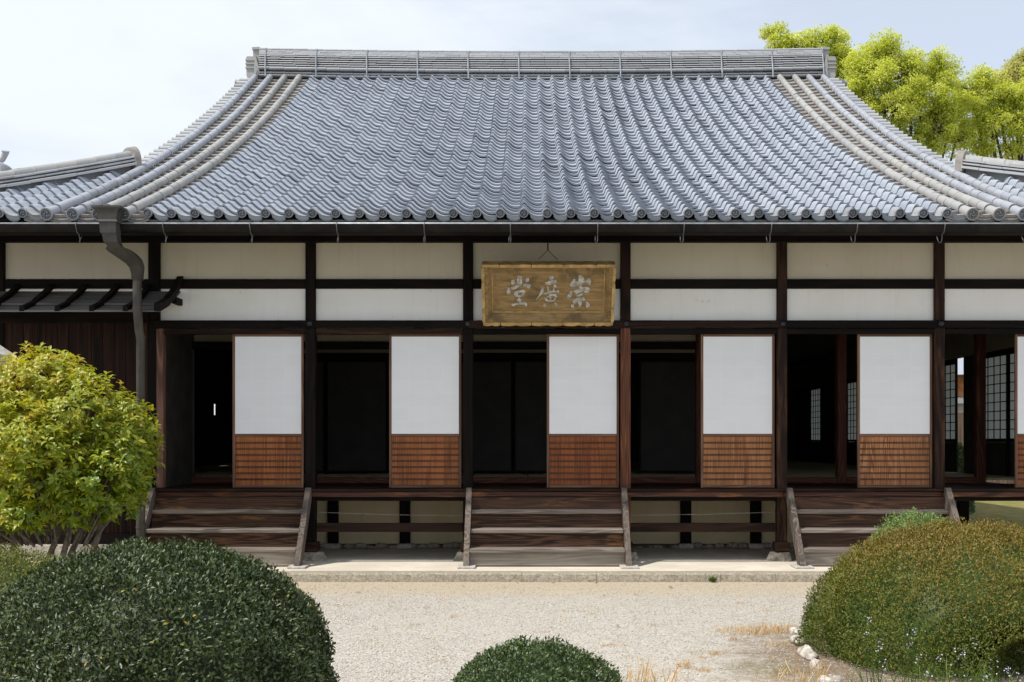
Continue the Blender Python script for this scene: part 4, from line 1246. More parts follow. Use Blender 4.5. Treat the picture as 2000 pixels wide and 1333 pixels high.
G = {
 (1100, 530): [[(575,95),(700,180),(718,250),(690,300),(740,305),(800,285),(790,335),(720,385),(640,455),(640,530),(520,565),(520,480),(420,500),(280,525),(225,460),(240,390),(300,320),(330,240),(400,240),(430,310),(520,320),(525,230),(505,150)],
   [(800,285),(860,210),(945,220),(968,300),(950,410),(895,465),(830,410),(790,340)],
   [(330,660),(500,580),(660,520),(800,495),(915,550),(925,630),(880,700),(800,715),(720,690),(740,630),(600,690),(450,755),(370,720)],
   [(318,640),(325,720),(280,840),(220,900),(130,910),(140,830),(180,730),(240,660)],
   [(430,810),(560,760),(670,730),(690,800),(560,850),(480,850)],
   [(320,1040),(340,970),(420,920),(520,880),(720,850),(755,950),(750,1000),(640,980),(640,1020),(520,1020),(440,1080),(370,1095)],
   [(515,1000),(645,1000),(630,1180),(570,1225),(515,1220)], [(280,1110),(390,1125),(355,1245),(255,1185)],
   [(770,1030),(850,1040),(900,1090),(920,1170),(860,1235),(800,1225),(765,1100)]],
 (1040, 530): [[(570,140),(640,110),(710,150),(735,220),(690,260),(620,265),(570,220)], [(410,360),(620,290),(770,250),(830,310),(830,390),(720,410),(560,445),(460,440)],
   [(340,505),(390,560),(385,680),(330,760),(250,830),(125,985),(110,965),(220,800),(280,640)], [(520,480),(560,540),(580,650),(540,690),(500,560)],
   [(740,420),(790,440),(850,510),(770,535),(760,670),(700,670),(705,540)], [(390,740),(500,690),(600,650),(760,655),(870,650),(860,690),(740,695),(620,720),(480,750),(370,775)],
   [(870,615),(925,640),(925,690),(870,710),(840,670)], [(395,860),(470,890),(530,960),(580,985),(540,1025),(440,970),(390,910)], [(530,975),(720,965),(760,920),(800,960),(720,1010),(540,1025)],
   [(790,760),(870,850),(820,930),(770,960),(740,930),(770,830)], [(490,840),(600,780),(720,745),(800,760),(770,820),(680,810),(620,840),(510,880)], [(585,740),(630,740),(630,985),(590,985)],
   [(630,870),(670,890),(650,950),(620,930)], [(375,1080),(480,1085),(470,1170),(415,1240),(370,1180)], [(745,1085),(790,1040),(890,1150),(810,1190)]],
 (980, 530): [[(530,150),(600,125),(690,170),(700,400),(670,500),(600,480),(520,400),(520,250)], [(340,265),(400,245),(445,300),(430,390),(380,430),(315,390)], [(780,250),(860,190),(930,200),(940,290),(880,355),(800,300)],
   [(290,530),(420,480),(540,450),(590,500),(520,570),(420,600),(340,590)], [(700,430),(820,400),(960,430),(1005,480),(950,570),(860,520),(740,490)], [(235,500),(300,580),(300,745),(185,775),(160,680)],
   [(430,680),(530,640),(560,720),(570,800),(620,820),(600,870),(490,860),(420,780)], [(530,640),(720,610),(820,640),(810,730),(740,820),(620,870),(600,810),(690,790),(715,690),(560,720)],
   [(600,830),(640,830),(640,900),(690,930),(680,1000),(640,1050),(580,1050),(560,1000),(515,970),(580,910)],
   [(335,1100),(480,1075),(640,1050),(820,1040),(900,1110),(865,1195),(780,1150),(640,1110),(570,1150),(480,1140),(430,1190),(350,1150)]]}
for (ox, oy), polys in G.items():
    m = MB()
    for q, P in enumerate(polys):
        m.prism([sloc(ox + a / 17.77, oy + b / 17.77) for a, b in P], 'Y', -0.0215 - 0.0006 * (q % 4), -0.0125)
    sobj('character', m, 'glyph')
for px in (983, 1146):
    u, v = sloc(px, 628); m = MB(); m.box(u - 0.014, u + 0.014, -0.10, 0.03, -0.035, 0.02, 0.004); sobj('hook', m, 'iron')
top = SB.location
for s in (-1, 1):
    a = Vector(pix(1070, 488, 13.7)); b = Vector(pix(1070 + s * 19, 507, 13.33))
    MB().tube([a, a.lerp(b, 0.5) + Vector((0, 0, -0.006)), b], 0.004, 5).build('hanging_wire', 'wire', HALL)
MB().tube([pix(1070, 476, 13.8), pix(1070, 482, 13.72), pix(1070, 489, 13.69)], 0.008, 6).build('wall_hook', 'iron', HALL)

# ================================================================== stairs
TREADS = [(13.60, 0.735), (13.38, 0.520), (13.16, 0.307)]
def stair(xa, xb, label):
    st = empty('wooden_stair', ((xa + xb) / 2, 13.3, ZP), label, 'stair', None)
    for x, s in ((xa, -1), (xb, 1)):
        jit = R.uniform(-0.01, 0.01)
        m = MB()
        pts = [(13.72, FZ + 0.012), (13.04 + jit, ZP + 0.028), (13.21, ZP + 0.024), (13.77, 0.84), (13.772, FZ + 0.012)]
        m.prism(pts, 'X', x - 0.033, x + 0.033)
        m.build('stringer', 'strg', st)
        box('foot_pad', 'pad', st, x - 0.10, x + 0.11, 12.98, 13.28, ZP + 0.001, ZP + 0.026, 0.006)
    i0, i1 = xa + 0.034, xb - 0.034
    for k, (d, z) in enumerate(TREADS):
        box('tread', 'greyX', st, i0, i1, d, min(d + 0.26, 13.77), z - 0.05, z, 0.009)
    zs = [FZ - 0.04] + [z for _, z in TREADS] + [ZP + 0.012]
    ys = [13.735] + [d + 0.045 for d, _ in TREADS]
    for k in range(4):
        top_ = (zs[k] - 0.051) if k else FZ - 0.105
        mt = 'riser' if k < 3 else 'bleach'
        box('riser', mt, st, i0 + 0.001, i1 - 0.001, ys[k], ys[k] + 0.022, (zs[k + 1] + 0.001), top_, 0.003)
    return st
stair(PX[1] + 0.02, PX[2] - 0.0, 'weathered wooden stair beside the yellow-green shrub and downpipe')
stair(PX[3] + 0.02, PX[4] - 0.03, 'weathered wooden stair below the gilded name board')
stair(PX[5] + 0.06, PX[6] + 0.05, 'weathered wooden stair partly hidden by the brownish azalea mound')

# ================================================================== shrubs
def mound(name, label, c, rx, ry, top, mat, nleaf, ls, lw, power=2.2, z0=-0.05, tintf=None, group=None, seed=1, shaggy=0.03, up=0.5, bare=None):
    """a clipped dome: leaves spread through the outer shell, over a twiggy inside"""
    rng = np.random.default_rng(seed)
    root = empty(name, (c[0], c[1], 0.0), label, 'shrub', group)
    H = top - z0
    th = rng.uniform(0, 2 * np.pi, nleaf)
    cz = rng.uniform(-0.02, 1.0, nleaf) ** 0.9 if False else rng.uniform(-0.05, 1.0, nleaf)
    sz = np.sqrt(np.maximum(0, 1 - cz ** 2))
    n0 = np.stack([np.cos(th) * sz, np.sin(th) * sz, cz], 1)
    p = power
    k = (np.abs(n0[:, 0]) ** p + np.abs(n0[:, 1]) ** p + np.abs(n0[:, 2]) ** p) ** (-1 / p)
    e2 = 2.0
    kxy = (np.abs(n0[:, 0]) ** e2 + np.abs(n0[:, 1]) ** e2) ** 0.5
    k = (kxy ** p + np.abs(n0[:, 2]) ** p) ** (-1 / p)
    S = n0 * k[:, None]
    lump = 1 + 0.028 * np.sin(5 * th + 2 * cz * 3 + seed) + 0.02 * np.sin(9 * th - 7 * cz + 2 * seed) + 0.012 * np.sin(17 * th + 13 * cz)
    depth = 1 - np.abs(rng.normal(0, 0.055, nleaf)) + rng.uniform(-1, 1, nleaf) * shaggy * 0.4
    S = S * (lump * depth)[:, None]
    P = np.stack([c[0] + S[:, 0] * rx, c[1] + S[:, 1] * ry, z0 + S[:, 2] * H], 1)
    NRM = nrm(np.stack([n0[:, 0] / rx, n0[:, 1] / ry, n0[:, 2] / H], 1))
    D = nrm(NRM * 0.55 + np.array([0, 0, up]) + rng.normal(0, 0.75, (nleaf, 3)))
    U = nrm(NRM + np.array([0, 0, 0.35]) + rng.normal(0, 0.35, (nleaf, 3)))
    ln = ls * rng.uniform(0.7, 1.3, nleaf); wd_ = lw * rng.uniform(0.75, 1.25, nleaf)
    keep = P[:, 2] > 0.02
    thin = np.sin(P[:, 0] * 11 / rx + seed) * np.sin(P[:, 1] * 12 / rx + 2) * np.sin(P[:, 2] * 10 / rx + 1.3 * seed)
    keep &= (thin < 0.42) | (rng.uniform(0, 1, nleaf) < 0.4)
    if bare is not None:
        bx, by, bz, br = bare
        q_ = ((P - np.array([bx, by, bz])) ** 2 / np.array(br) ** 2).sum(1)
        w_ = np.clip(1.25 - q_, 0, 1)[:, None] * np.array([0.3, 0.3, 0.0])
        P = P + (np.array([c[0], c[1], 0]) - P) * w_
    P, D, U, ln, wd_, cz2, dp = P[keep], D[keep], U[keep], ln[keep], wd_[keep], n0[keep][:, 2], depth[keep]
    V, T, rep = leaf_soup(P - D * ln[:, None] * 0.3, D, U, ln, wd_, 0.22)
    t = rng.beta(2.2, 2.4, len(P))
    if tintf is not None: t = tintf(P, cz2, rng, t)
    else: t = np.where(rng.uniform(0, 1, len(P)) < 0.004, 1.0, np.minimum(t, 0.94))
    o = link('foliage', np_mesh('foliage', V, T, np.repeat(t, rep), mat, (c[0], c[1], 0)), root, (c[0], c[1], 0))
    # inside: crossing twigs and inner leaves
    m = MB()
    for k in range(90):
        a = rng.uniform(0, 2 * np.pi); q = rng.uniform(0.1, 0.95)
        e = Vector((c[0] + rx * 0.9 * math.cos(a) * math.sqrt(1 - q * q), c[1] + ry * 0.9 * math.sin(a) * math.sqrt(1 - q * q), max(0.05, z0 + H * 0.9 * q)))
        b = Vector((c[0] + 0.2 * rx * math.cos(a), c[1] + 0.2 * ry * math.sin(a), 0.0))
        mid = b.lerp(e, 0.5) + Vector((0, 0, 0.06))
        m.tube([b, mid, e], [0.014, 0.008, 0.003], 5)
    m.build('branches', 'bark', root)
    # inner leaf mass
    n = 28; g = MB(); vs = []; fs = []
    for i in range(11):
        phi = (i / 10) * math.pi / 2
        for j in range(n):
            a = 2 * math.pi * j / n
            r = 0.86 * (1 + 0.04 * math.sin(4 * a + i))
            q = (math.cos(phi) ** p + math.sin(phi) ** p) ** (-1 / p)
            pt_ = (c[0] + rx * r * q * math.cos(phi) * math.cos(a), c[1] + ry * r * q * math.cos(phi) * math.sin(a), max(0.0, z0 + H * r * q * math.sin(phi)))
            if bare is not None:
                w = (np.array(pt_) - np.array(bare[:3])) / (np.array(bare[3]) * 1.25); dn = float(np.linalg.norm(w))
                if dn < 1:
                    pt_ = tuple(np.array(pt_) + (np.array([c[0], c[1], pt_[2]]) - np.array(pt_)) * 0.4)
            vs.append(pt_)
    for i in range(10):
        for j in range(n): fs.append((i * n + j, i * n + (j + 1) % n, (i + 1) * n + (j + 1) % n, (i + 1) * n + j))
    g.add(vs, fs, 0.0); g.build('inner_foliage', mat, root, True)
    return root
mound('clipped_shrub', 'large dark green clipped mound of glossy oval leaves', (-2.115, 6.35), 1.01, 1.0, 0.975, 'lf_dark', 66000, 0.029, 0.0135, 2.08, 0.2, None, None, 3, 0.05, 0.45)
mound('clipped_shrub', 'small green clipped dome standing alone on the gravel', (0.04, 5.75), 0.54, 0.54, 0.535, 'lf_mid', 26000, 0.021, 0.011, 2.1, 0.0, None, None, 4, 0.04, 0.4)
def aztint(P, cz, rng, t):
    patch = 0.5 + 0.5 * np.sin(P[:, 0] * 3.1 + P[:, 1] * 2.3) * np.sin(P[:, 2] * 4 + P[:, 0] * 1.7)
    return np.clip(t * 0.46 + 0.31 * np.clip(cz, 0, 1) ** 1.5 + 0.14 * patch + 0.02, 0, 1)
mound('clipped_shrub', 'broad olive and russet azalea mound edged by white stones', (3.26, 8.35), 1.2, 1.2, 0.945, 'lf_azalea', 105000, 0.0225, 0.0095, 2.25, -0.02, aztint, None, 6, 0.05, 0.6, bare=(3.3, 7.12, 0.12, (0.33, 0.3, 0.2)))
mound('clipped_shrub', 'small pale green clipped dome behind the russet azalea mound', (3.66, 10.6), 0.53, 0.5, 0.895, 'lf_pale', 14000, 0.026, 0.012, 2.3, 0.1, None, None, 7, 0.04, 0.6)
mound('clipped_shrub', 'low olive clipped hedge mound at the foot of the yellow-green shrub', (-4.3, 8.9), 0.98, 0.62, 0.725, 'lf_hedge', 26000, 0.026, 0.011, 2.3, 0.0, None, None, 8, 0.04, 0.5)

# the tall yellow-green shrub: whorls of leaves at shoot tips on spreading stems
def tall_shrub():
    rng = np.random.default_rng(21)
    cx, cy = -4.62, 11.05
    root = empty('leafy_shrub', (cx, cy, 0), 'tall yellow-green leafy shrub with several bare stems before the dark board wall', 'shrub')
    # lobes: px x, px y, depth offset, radius x (px), radius z (px)
    lobes = [(70, 770, 0, 95, 100), (180, 800, -0.1, 85, 80), (245, 850, 0.1, 62, 85), (20, 880, 0.2, 90, 70), (140, 900, -0.35, 95, 85), (230, 930, -0.2, 62, 75), (60, 960, -0.2, 75, 55), (175, 985, -0.1, 60, 45), (-60, 820, 0, 110, 110), (-70, 960, 0, 100, 70), (40, 990, -0.3, 55, 42), (110, 735, 0.15, 55, 55), (-10, 1005, -0.1, 60, 38), (110, 1000, -0.25, 50, 36), (110, 860, -0.5, 80, 80), (262, 900, 0.0, 42, 78), (232, 968, 0.0, 50, 46)]
    TP, TD = [], []
    for (px, py, dy, rx, rz) in lobes:
        c = np.array(pix(px - 5, py, cy)); c[1] += dy
        a = rx * cy / F; b = rz * cy / F; n = int(420 * (a * b) / 0.2)
        v = nrm(rng.normal(0, 1, (n, 3)))
        rr = rng.uniform(0.35, 1.0, n) ** 0.5 * rng.choice([0.96, 0.97, 0.98, 1.03], n)
        p = c + v * rr[:, None] * np.array([a, 0.62, b])
        TP.append(p); TD.append(nrm(v * 0.6 + np.array([0, -0.12, 0.75]) + rng.normal(0, 0.25, (n, 3))))
    TP = np.concatenate(TP); TD = np.concatenate(TD)
    n = len(TP)
    k = 7
    P = np.repeat(TP, k, 0); A = np.repeat(TD, k, 0)
    ang = np.tile(np.arange(k) * 2 * np.pi / k, n) + np.repeat(rng.uniform(0, 6.28, n), k) + rng.normal(0, 0.2, n * k)
    s = nrm(np.cross(A, rng.normal(0, 1, (1, 3)) + 0 * A)); q = np.cross(A, s)
    rad = s * np.cos(ang)[:, None] + q * np.sin(ang)[:, None]
    tiltv = rng.uniform(0.15, 1.0, n * k)[:, None]
    D = nrm(rad + A * tiltv - np.array([0, 0, 0.12]))
    U = nrm(A - rad * 0.4 + rng.normal(0, 0.1, (n * k, 3)))
    P = P - A * rng.uniform(0, 0.06, (n * k, 1))
    ln = rng.uniform(0.05, 0.1, n * k); wd_ = ln * rng.uniform(0.30, 0.42, n * k)
    V, T, rep = leaf_soup(P, D, U, ln, wd_, 0.16, 0.35)
    # sun painted into the leaf tint: yellower top and left, greener low and right
    hx_ = (TP[:, 2] - 0.6) / 2.0; lx = (-TP[:, 0] - 3.6) / 1.8
    t = np.clip(0.27 + 0.46 * hx_ + 0.26 * lx + rng.normal(0, 0.14, n), 0, 1)
    t = np.clip(np.repeat(t, k) + rng.normal(0, 0.08, n * k), 0, 1)
    link('foliage', np_mesh('foliage', V, T, np.repeat(t, rep), 'lf_gold', (cx, cy, 0), True), root, (cx, cy, 0))
    tips = TP[rng.choice(n, 150, replace=False)]
    stems = [((-5.15, 10.9), 20), ((-5.05, 11.05), 60), ((-4.75, 11.0), 130), ((-4.6, 11.1), 175), ((-4.35, 11.0), 235), ((-4.55, 10.95), 150)]
    for i, ((sx_, sy_), tp) in enumerate(stems):
        m = MB()
        b = Vector((sx_, sy_, -0.02)); top_ = pix(tp + R.uniform(-15, 15), 850, sy_)
        path = [b, b + Vector((R.uniform(-.04, .04), 0, 0.25)), b.lerp(top_, 0.4) + Vector((R.uniform(-.07, .07), 0, 0)), b.lerp(top_, 0.7), top_]
        m.tube(path, [0.042, 0.032, 0.028, 0.022, 0.012], 9)
        m.build('stem', 'bark', root, True)
    m = MB()
    for tpt in tips:
        e = Vector(tpt); b = Vector((e.x * 0.45 + cx * 0.55, cy * 0.7 + e.y * 0.3, max(0.55, e.z - 0.55)))
        m.tube([b, b.lerp(e, 0.55) + Vector((0, 0, 0.04)), e], [0.011, 0.007, 0.003], 5)
    m.build('twigs', 'bark', root)
tall_shrub()

# ================================================================== trees beyond the roof
def tree(name, label, d, base_px, lobes, mat, seed, leaf=0.085, per=165, clr=0.36, fork=650, dens=1.35):
    rng = np.random.default_rng(seed); rr = random.Random(seed)
    b = pix(base_px, 0, d); b.z = 0
    root = empty(name, tuple(b), label, 'tree', 'trees behind the hall')
    k = d / F
    fk = Vector((b.x + rr.uniform(-.3, .3), d, Z_(fork, d)))
    m = MB()
    m.tube([b + Vector((0, 0, -0.1)), b.lerp(fk, 0.15), b.lerp(fk, 0.55) + Vector((0.1, 0, 0)), fk], [0.55, 0.42, 0.34, 0.28], 12)
    clumps = []
    for (px, py, r, dy) in lobes:
        c = pix(px, py, d); c.y += dy; rad = r * k * 1.1
        mid = fk.lerp(c, 0.55) + Vector((rr.uniform(-.3, .3), rr.uniform(-.3, .3), -0.35))
        m.tube([fk, fk.lerp(mid, 0.5) + Vector((0, 0, -0.15)), mid, c], [0.19, 0.13, 0.085, 0.035], 7)
        n = int(dens * 26 * (rad / 0.95) ** 2) + 5
        for q in range(n):
            v = Vector(nrm(rng.normal(0, 1, (1, 3)))[0]); v.z = v.z * 0.85 + 0.12
            e = c + v * rad * rng.uniform(0.55, 1.02)
            clumps.append(e)
            if q % 2 == 0:
                m.tube([c + v * 0.05, c.lerp(e, 0.55) + Vector((0, 0, -0.06)), e], [0.035, 0.022, 0.008], 5)
    m.build('trunk', 'treebark', root, True)
    Cn = np.array([tuple(c) for c in clumps]); n = len(Cn)
    cr_ = rng.uniform(0.6, 1.15, n) * clr
    v = nrm(rng.normal(0, 1, (n * per, 3)))
    rad = rng.uniform(0.25, 1.0, n * per) ** 0.5
    P = np.repeat(Cn, per, 0) + v * (rad * np.repeat(cr_, per))[:, None] * np.array([1, 1, 0.72])
    D = nrm(v * 0.8 + np.array([0, 0, -0.1]) + rng.normal(0, 0.5, (n * per, 3)))
    U = nrm(v * 0.7 + np.array([0, 0, 0.8]) + rng.normal(0, 0.35, (n * per, 3)))
    ln = leaf * rng.uniform(0.7, 1.35, n * per); wd_ = ln * 0.55
    V, T, rep = leaf_soup(P, D, U, ln, wd_, 0.15)
    t = np.clip(np.repeat(rng.normal(0.62, 0.15, n), per) + rng.normal(0, 0.13, n * per), 0, 1)
    link('crown', np_mesh('crown', V, T, np.repeat(t, rep), mat, tuple(b)), root, tuple(b))
tree('broadleaf_tree', 'bright yellow-green tree whose crown rises behind the end of the main ridge', 45, 1590,
     [(1512, 72, 20, 0), (1520, 98, 26, 0), (1555, 92, 20, 0), (1590, 85, 24, 0), (1560, 130, 40, 1), (1632, 75, 22, 0), (1640, 110, 24, 0), (1600, 130, 40, 0.5), (1655, 165, 26, 0), (1560, 200, 50, 1), (1620, 200, 50, 1), (1662, 205, 34, 0.5), (1650, 130, 22, 0)], 'lf_tree', 31)
tree('broadleaf_tree', 'bright yellow-green tree with the fullest, rounded crown beside the roof slope', 42, 1760,
     [(1680, 135, 30, 0), (1715, 95, 24, 0), (1735, 115, 34, 0), (1700, 165, 38, -0.4), (1755, 160, 42, -0.3), (1780, 120, 22, 0), (1690, 215, 38, 0), (1745, 220, 45, -0.3), (1800, 200, 42, 0), (1838, 122, 20, 0), (1845, 160, 28, 0), (1850, 205, 32, 0), (1730, 275, 36, 0), (1790, 265, 34, 0.3), (1835, 255, 28, 0), (1680, 255, 22, 0), (1770, 305, 26, 0), (1820, 290, 20, 0), (1870, 225, 30, 0.6), (1878, 270, 26, 0.6), (1815, 145, 26, 0.4), (1660, 175, 26, 0.3)], 'lf_tree', 32)
tree('broadleaf_tree', 'bright yellow-green tree with loose low boughs above the short hip ridge', 43, 2010,
     [(1895, 175, 24, 0), (1925, 165, 24, 0), (1950, 195, 32, 0), (1905, 215, 30, 0), (1990, 200, 34, 0), (1940, 240, 36, 0), (1900, 265, 26, 0), (1985, 255, 34, 0), (1925, 288, 22, 0), (2030, 230, 45, 0), (1975, 296, 20, 0), (2050, 160, 45, 0), (2060, 290, 40, 0)], 'lf_tree', 33)
tree('broadleaf_tree', 'duller olive tree farther off, showing above its brighter neighbours', 62, 2030,
     [(1975, 150, 24, 0), (1990, 130, 22, 0), (2010, 115, 24, 0), (1965, 170, 26, 0), (2040, 130, 40, 0), (2000, 175, 40, 0), (2080, 170, 50, 0)], 'lf_far', 34, 0.13, 80, 0.42)

# ================================================================== beyond and beside the hall
ho = empty('garden_house', (13.2, 34, 0), 'small house with an orange wooden upper wall seen through the gap', 'house')
M['orange_wall'] = simple('orange_boards', (0.5, 0.2, 0.07), 0.7, 0, 0.3, 8.0)
M['pale_wall'] = simple('pale_house_wall', (0.6, 0.58, 0.55), 0.8, 0, 0.1, 4.0)
M['fence'] = wood('fence_board', (0.09, 0.06, 0.04), (0.15, 0.1, 0.07), (0.22, 0.16, 0.11), 'Z', 14, 8.0)
box('lower_wall', 'pale_wall', ho, 9.5, 18, 34, 36, 0, 2.9, 0)
box('upper_wall', 'orange_wall', ho, 9.5, 18, 34.0, 36, 2.91, 3.6, 0)
box('roof_band', 'ridge', ho, 9.2, 18.3, 33.6, 33.99, 2.7, 2.85, 0)
MB().prism([(33.4, 3.55), (35.2, 4.2), (36.6, 3.55)], 'X', 9.2, 18.3).build('roof', 'tile', ho)
fe = empty('board_fence', (12, 31, 0), 'weathered board fence before the small house', 'fence')
for k in range(30):
    box('fence_board', 'fence', fe, 9.6 + k * 0.2, 9.79 + k * 0.2, 31, 31.03, 0, 2.35 + R.uniform(-.01, .01), 0)
fl = empty('board_fence', (-9.4, 24, 0), 'dark board fence along the far side of the hall', 'fence')
for k in range(80):
    box('fence_board', 'board', fl, -9.43, -9.4, 18 + k * 0.22, 18.21 + k * 0.22, 0, 2.36, 0)
mound('garden_bush', 'round green bush before the board fence, seen through the gap', (9.36, 24.6), 0.36, 0.36, 1.5, 'lf_mid', 5000, 0.07, 0.035, 2.2, 0.05, None, None, 12, 0.05, 0.4)

# stone lantern mostly behind the tall shrub
ln_ = pix(-58, 1000, 12.1)
la = empty('stone_lantern', (ln_.x, 12.1, 0), 'pale stone lantern roof showing behind the yellow-green shrub', 'lantern')
def lathe(name, pts, mat, seg=6, rot=0.26):
    m = MB(); vs = []; fs = []
    for r, z in pts:
        for k in range(seg):
            th = rot + 2 * math.pi * k / seg; vs.append((ln_.x + r * math.cos(th), 12.1 + r * math.sin(th), z))
    for i in range(len(pts) - 1):
        for k in range(seg): fs.append((i * seg + k, i * seg + (k + 1) % seg, (i + 1) * seg + (k + 1) % seg, (i + 1) * seg + k))
    fs += [tuple(range(seg)), tuple((len(pts) - 1) * seg + k for k in range(seg))]
    m.add(vs, fs); m.build(name, mat, la)
lathe('base', [(0.36, 0), (0.36, 0.14), (0.24, 0.24)], 'pad'); lathe('shaft', [(0.15, 0.241), (0.14, 1.2), (0.16, 1.44)], 'pad', 12)
lathe('platform', [(0.16, 1.441), (0.33, 1.6), (0.33, 1.7)], 'pad'); lathe('light_box', [(0.22, 1.701), (0.22, 2.2)], 'pad')
lathe('cap', [(0.3, 2.201), (0.47, 2.42), (0.46, 2.49), (0.30, 2.60), (0.1, 2.78)], 'pad'); lathe('finial', [(0.06, 2.781), (0.1, 2.88), (0.03, 3.0)], 'pad', 10)

# ================================================================== small things on the ground
def rock(name, c, r, label, group, seed):
    rng = np.random.default_rng(seed)
    m = MB(); vs = []; fs = []; nu, nv = 14, 9
    for i in range(nv + 1):
        ph = -math.pi / 2 + math.pi * i / nv
        for j in range(nu):
            th = 2 * math.pi * j / nu
            b = 1 + 0.12 * math.sin(2.3 * th + seed) * math.cos(ph) + 0.14 * math.sin(3 * ph + seed * 1.7) + 0.1 * math.sin(4 * th + 2.2 * ph + seed) + rng.uniform(-0.06, 0.06)
            vs.append((c[0] + r[0] * b * math.cos(ph) * math.cos(th), c[1] + r[1] * b * math.cos(ph) * math.sin(th), c[2] + r[2] * b * math.sin(ph)))
    for i in range(nv):
        for j in range(nu): fs.append((i * nu + j, i * nu + (j + 1) % nu, (i + 1) * nu + (j + 1) % nu, (i + 1) * nu + j))
    m.add(vs, fs)
    o = m.build(name, 'white_stone', None, True, 55); tag(o, label, 'stone', group)
for i, (px, py, rx, ry, rz, lb) in enumerate([
    (1556, 1236, 0.085, 0.16, 0.065, 'pale edging stone at the far end of the azalea bed edge'), (1560, 1250, 0.10, 0.12, 0.06, 'knobbly edging stone with tan seams, second along the azalea bed edge'),
    (1575, 1274, 0.085, 0.19, 0.07, 'long white edging stone tight against the azalea mound'), (1590, 1297, 0.07, 0.11, 0.05, 'small edging stone under the lowest azalea twigs'),
    (1620, 1334, 0.09, 0.1, 0.07, 'white edging stone among the dry weed stalks')]):
    d = EYE * F / (py + 8 - CY)
    p = pix(px + 3, py + 8, d)
    rock('edging_stone', (p.x, d, rz * 0.3), (rx * 0.75, ry * 0.8, rz * 0.75), lb, 'white stones edging the azalea bed', 40 + i)

# loose gravel on the court
rng = np.random.default_rng(77)
nP = 26000
gx = rng.uniform(-3.2, 4.6, nP); gy = 7.0 + 5.4 * rng.uniform(0, 1, nP) ** 1.15
keepg = (((gx - 2.85) / 1.5) ** 2 + ((gy - 7.8) / 2.0) ** 2 > 1) | (rng.uniform(0, 1, nP) < 0.3)
gx, gy = gx[keepg], gy[keepg]; nP = len(gx)
gr = rng.uniform(0.0035, 0.0088, nP)
oct_v = np.array([(1, 0, 0), (0, 1, 0), (-1, 0, 0), (0, -1, 0), (0, 0, 0.75), (0, 0, -0.6)])
oct_f = np.array([(0, 1, 4), (1, 2, 4), (2, 3, 4), (3, 0, 4), (1, 0, 5), (2, 1, 5), (3, 2, 5), (0, 3, 5)])
ang = rng.uniform(0, 6.28, nP); ca, sa = np.cos(ang), np.sin(ang)
ov = oct_v[None] * (gr[:, None, None] * rng.uniform(0.7, 1.3, (nP, 1, 3)))
V = np.stack([ov[..., 0] * ca[:, None] - ov[..., 1] * sa[:, None] + gx[:, None], ov[..., 0] * sa[:, None] + ov[..., 1] * ca[:, None] + gy[:, None], ov[..., 2] + gr[:, None] * 0.3], 2).reshape(-1, 3)
T = (np.arange(nP)[:, None, None] * 6 + oct_f[None]).reshape(-1, 3)
o = link('gravel_pebbles', np_mesh('gravel_pebbles', V, T, np.repeat(rng.uniform(0, 1, nP), 8), 'pebble'), None)
tag(o, 'loose pale pebbles scattered over the court', 'gravel', kind='stuff')

# dry grass
def grass(name, label, spots, mat, seed):
    rng = np.random.default_rng(seed); P = []; D = []; ln = []
    for (x, y, rx, ry, n, h) in spots:
        px_ = x + rng.normal(0, 1, n) * rx * 0.5; py_ = y + rng.normal(0, 1, n) * ry * 0.5
        P.append(np.stack([px_, py_, np.zeros(n)], 1)); D.append(nrm(np.stack([rng.normal(0, 0.4, n), rng.normal(0, 0.4, n), np.ones(n)], 1))); ln.append(h * rng.uniform(0.35, 1.1, n))
    P = np.concatenate(P); D = np.concatenate(D); ln = np.concatenate(ln)
    U = nrm(np.stack([rng.normal(0, 1, len(P)), -np.ones(len(P)), 0.3 * np.ones(len(P))], 1))
    V, T, rep = leaf_soup(P, D, U, ln, np.maximum(0.004, ln * 0.03), 0.1, 0.25)
    o = link(name, np_mesh(name, V, T, np.repeat(rng.uniform(0, 1, len(P)), rep), mat), None); tag(o, label, 'grass', kind='stuff')
def gp(px, py):
    d = EYE * F / (py - CY); return ((px - CX) * d / F, d)
sp = []
for (px, py, rx, ry, n, h) in [(1270, 1352, 0.24, 0.16, 60, 0.26), (1290, 1372, 0.4, 0.15, 300, 0.07), (1480, 1240, 0.3, 0.12, 260, 0.07), (1520, 1232, 0.25, 0.15, 260, 0.08), (1430, 1232, 0.2, 0.1, 90, 0.05),
        (1560, 1345, 0.25, 0.25, 80, 0.15), (1595, 1330, 0.15, 0.2, 36, 0.22), (1460, 1345, 0.4, 0.15, 120, 0.06), (1520, 1262, 0.12, 0.12, 80, 0.05), (1340, 1305, 0.05, 0.05, 40, 0.08), (1390, 1280, 0.1, 0.05, 50, 0.04), (1375, 1312, 0.06, 0.04, 40, 0.05)]:
    x, y = gp(px, py); sp.append((x, y, rx, ry, n, h))
R2 = random.Random(4)
for k in range(46):
    px, py = R2.uniform(600, 1560), R2.uniform(1145, 1320); x, y = gp(px, py); sp.append((x, y, R2.uniform(0.04, 0.13), R2.uniform(0.03, 0.08), R2.randint(8, 26), R2.uniform(0.02, 0.05)))
grass('dry_grass', 'tan dry grass tufts on the gravel', sp, 'lf_dry', 9)
sp = []
for (px, py, n, h) in [(1700, 1350, 24, 0.2), (1760, 1350, 26, 0.22), (1820, 1350, 34, 0.24), (1900, 1350, 34, 0.24), (1960, 1352, 30, 0.2), (1650, 1345, 16, 0.12)]:
    x, y = gp(px, py); sp.append((x, y, 0.2, 0.1, n, h))
grass('green_weeds', 'green weed blades at the foot of the azalea mound', sp, 'lf_grass', 10)
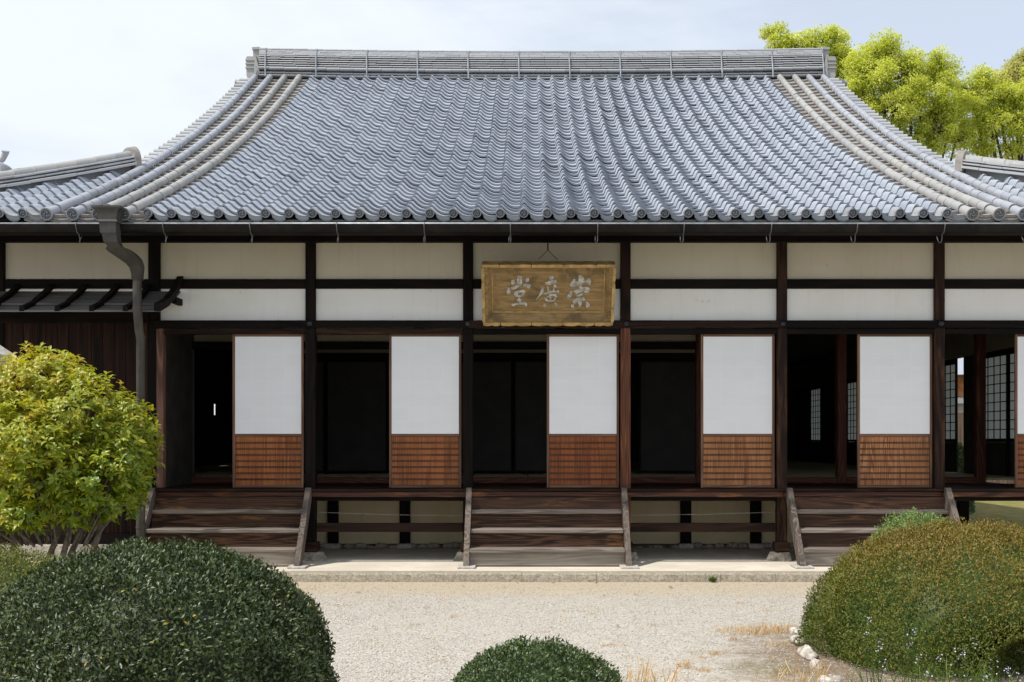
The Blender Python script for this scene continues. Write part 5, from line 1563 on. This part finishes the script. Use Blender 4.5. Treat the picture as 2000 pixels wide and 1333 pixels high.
# little weed at the kerb
rng = np.random.default_rng(3)
x, y = X_(1391, 12.47), 12.47
wroot = empty('kerb_weed', (x, y, 0), 'tiny green weed growing at the foot of the kerb', 'weed')
n = 60
P = np.stack([x + rng.normal(0, 0.012, n), y + rng.normal(0, 0.01, n), rng.uniform(0, 0.03, n)], 1)
D = nrm(np.stack([rng.normal(0, 0.7, n), rng.normal(-0.2, 0.5, n), np.full(n, 0.9)], 1)); U = nrm(rng.normal(0, 0.4, (n, 3)) + np.array([0, -1, 0.8]))
V, T, rep = leaf_soup(P, D, U, rng.uniform(0.03, 0.07, n), rng.uniform(0.01, 0.018, n), 0.2)
link('leaves', np_mesh('leaves', V, T, np.repeat(rng.uniform(0, 1, n), rep), 'lf_grass', (x, y, 0)), wroot, (x, y, 0))

# violet wildflowers in front of the azalea mound
R3 = random.Random(8)
flw = [(1698, 1208), (1690, 1238), (1718, 1256), (1775, 1248), (1835, 1285), (1867, 1275), (1881, 1272), (1903, 1252), (1938, 1303), (1968, 1308), (1727, 1298), (1795, 1280), (1857, 1310), (1888, 1318), (1925, 1318), (1815, 1312), (1990, 1318), (1784, 1228)]
for i, (px, py) in enumerate(flw):
    d = 6.75 + R3.uniform(-0.1, 0.2)
    t_ = pix(px, py, d)
    b = Vector((t_.x + R3.uniform(-0.03, 0.03), d + R3.uniform(-0.02, 0.02), 0))
    fr_ = empty('wildflower', tuple(b), 'slender violet wildflower stalk before the azalea mound', 'flower', 'violet wildflowers before the azalea mound')
    m = MB(); m.tube([b, b.lerp(t_, 0.5) + Vector((R3.uniform(-.012, .012), 0, 0)), t_], [0.003, 0.0024, 0.0016], 5)
    me = m.build('stem', 'lf_grass', fr_)
    n = R3.randint(5, 11)
    rg2 = np.random.default_rng(100 + i)
    P = np.array(t_) + rg2.normal(0, 1, (n, 3)) * np.array([0.011, 0.011, 0.020]) - np.array([0, 0, 0.012])
    D = nrm(rg2.normal(0, 1, (n, 3))); U = nrm(rg2.normal(0, 1, (n, 3)) + np.array([0, -0.6, 0.6]))
    V, T, rep = leaf_soup(P, D, U, rg2.uniform(0.009, 0.014, n), rg2.uniform(0.007, 0.011, n), 0.2)
    link('blossom', np_mesh('blossom', V, T, np.repeat(rg2.uniform(0, 1, n), rep), 'petal', tuple(t_)), fr_, tuple(t_))

# fallen leaves
fall = [(1207, 1226), (1010, 1140), (905, 1148), (1165, 1141), (1325, 1303), (1370, 1311), (1080, 1141), (1310, 1150), (700, 1160), (1180, 1166), (985, 1150), (1245, 1165), (660, 1185), (880, 1182)]
for i, (px, py) in enumerate(fall):
    x, y = gp(px, py); m = MB(); s = R3.uniform(0.018, 0.035); a = R3.uniform(0, 6.28)
    pts = [(-1, 0, 0.0), (-0.35, 0.42, 0.25), (0.35, 0.4, 0.22), (1, 0, 0.05), (0.35, -0.4, 0.3), (-0.35, -0.42, 0.28), (0, 0, 0.04)]
    vs = [(x + s * (u * math.cos(a) - v * math.sin(a)), y + s * (u * math.sin(a) + v * math.cos(a)), 0.012 + s * w) for u, v, w in pts]
    m.add(vs, [(6, 0, 1), (6, 1, 2), (6, 2, 3), (6, 3, 4), (6, 4, 5), (6, 5, 0)])
    o = m.build('fallen_leaf', 'dryleaf', None); tag(o, 'curled brown fallen leaf lying on the gravel court', 'leaf', 'fallen leaves on the gravel')
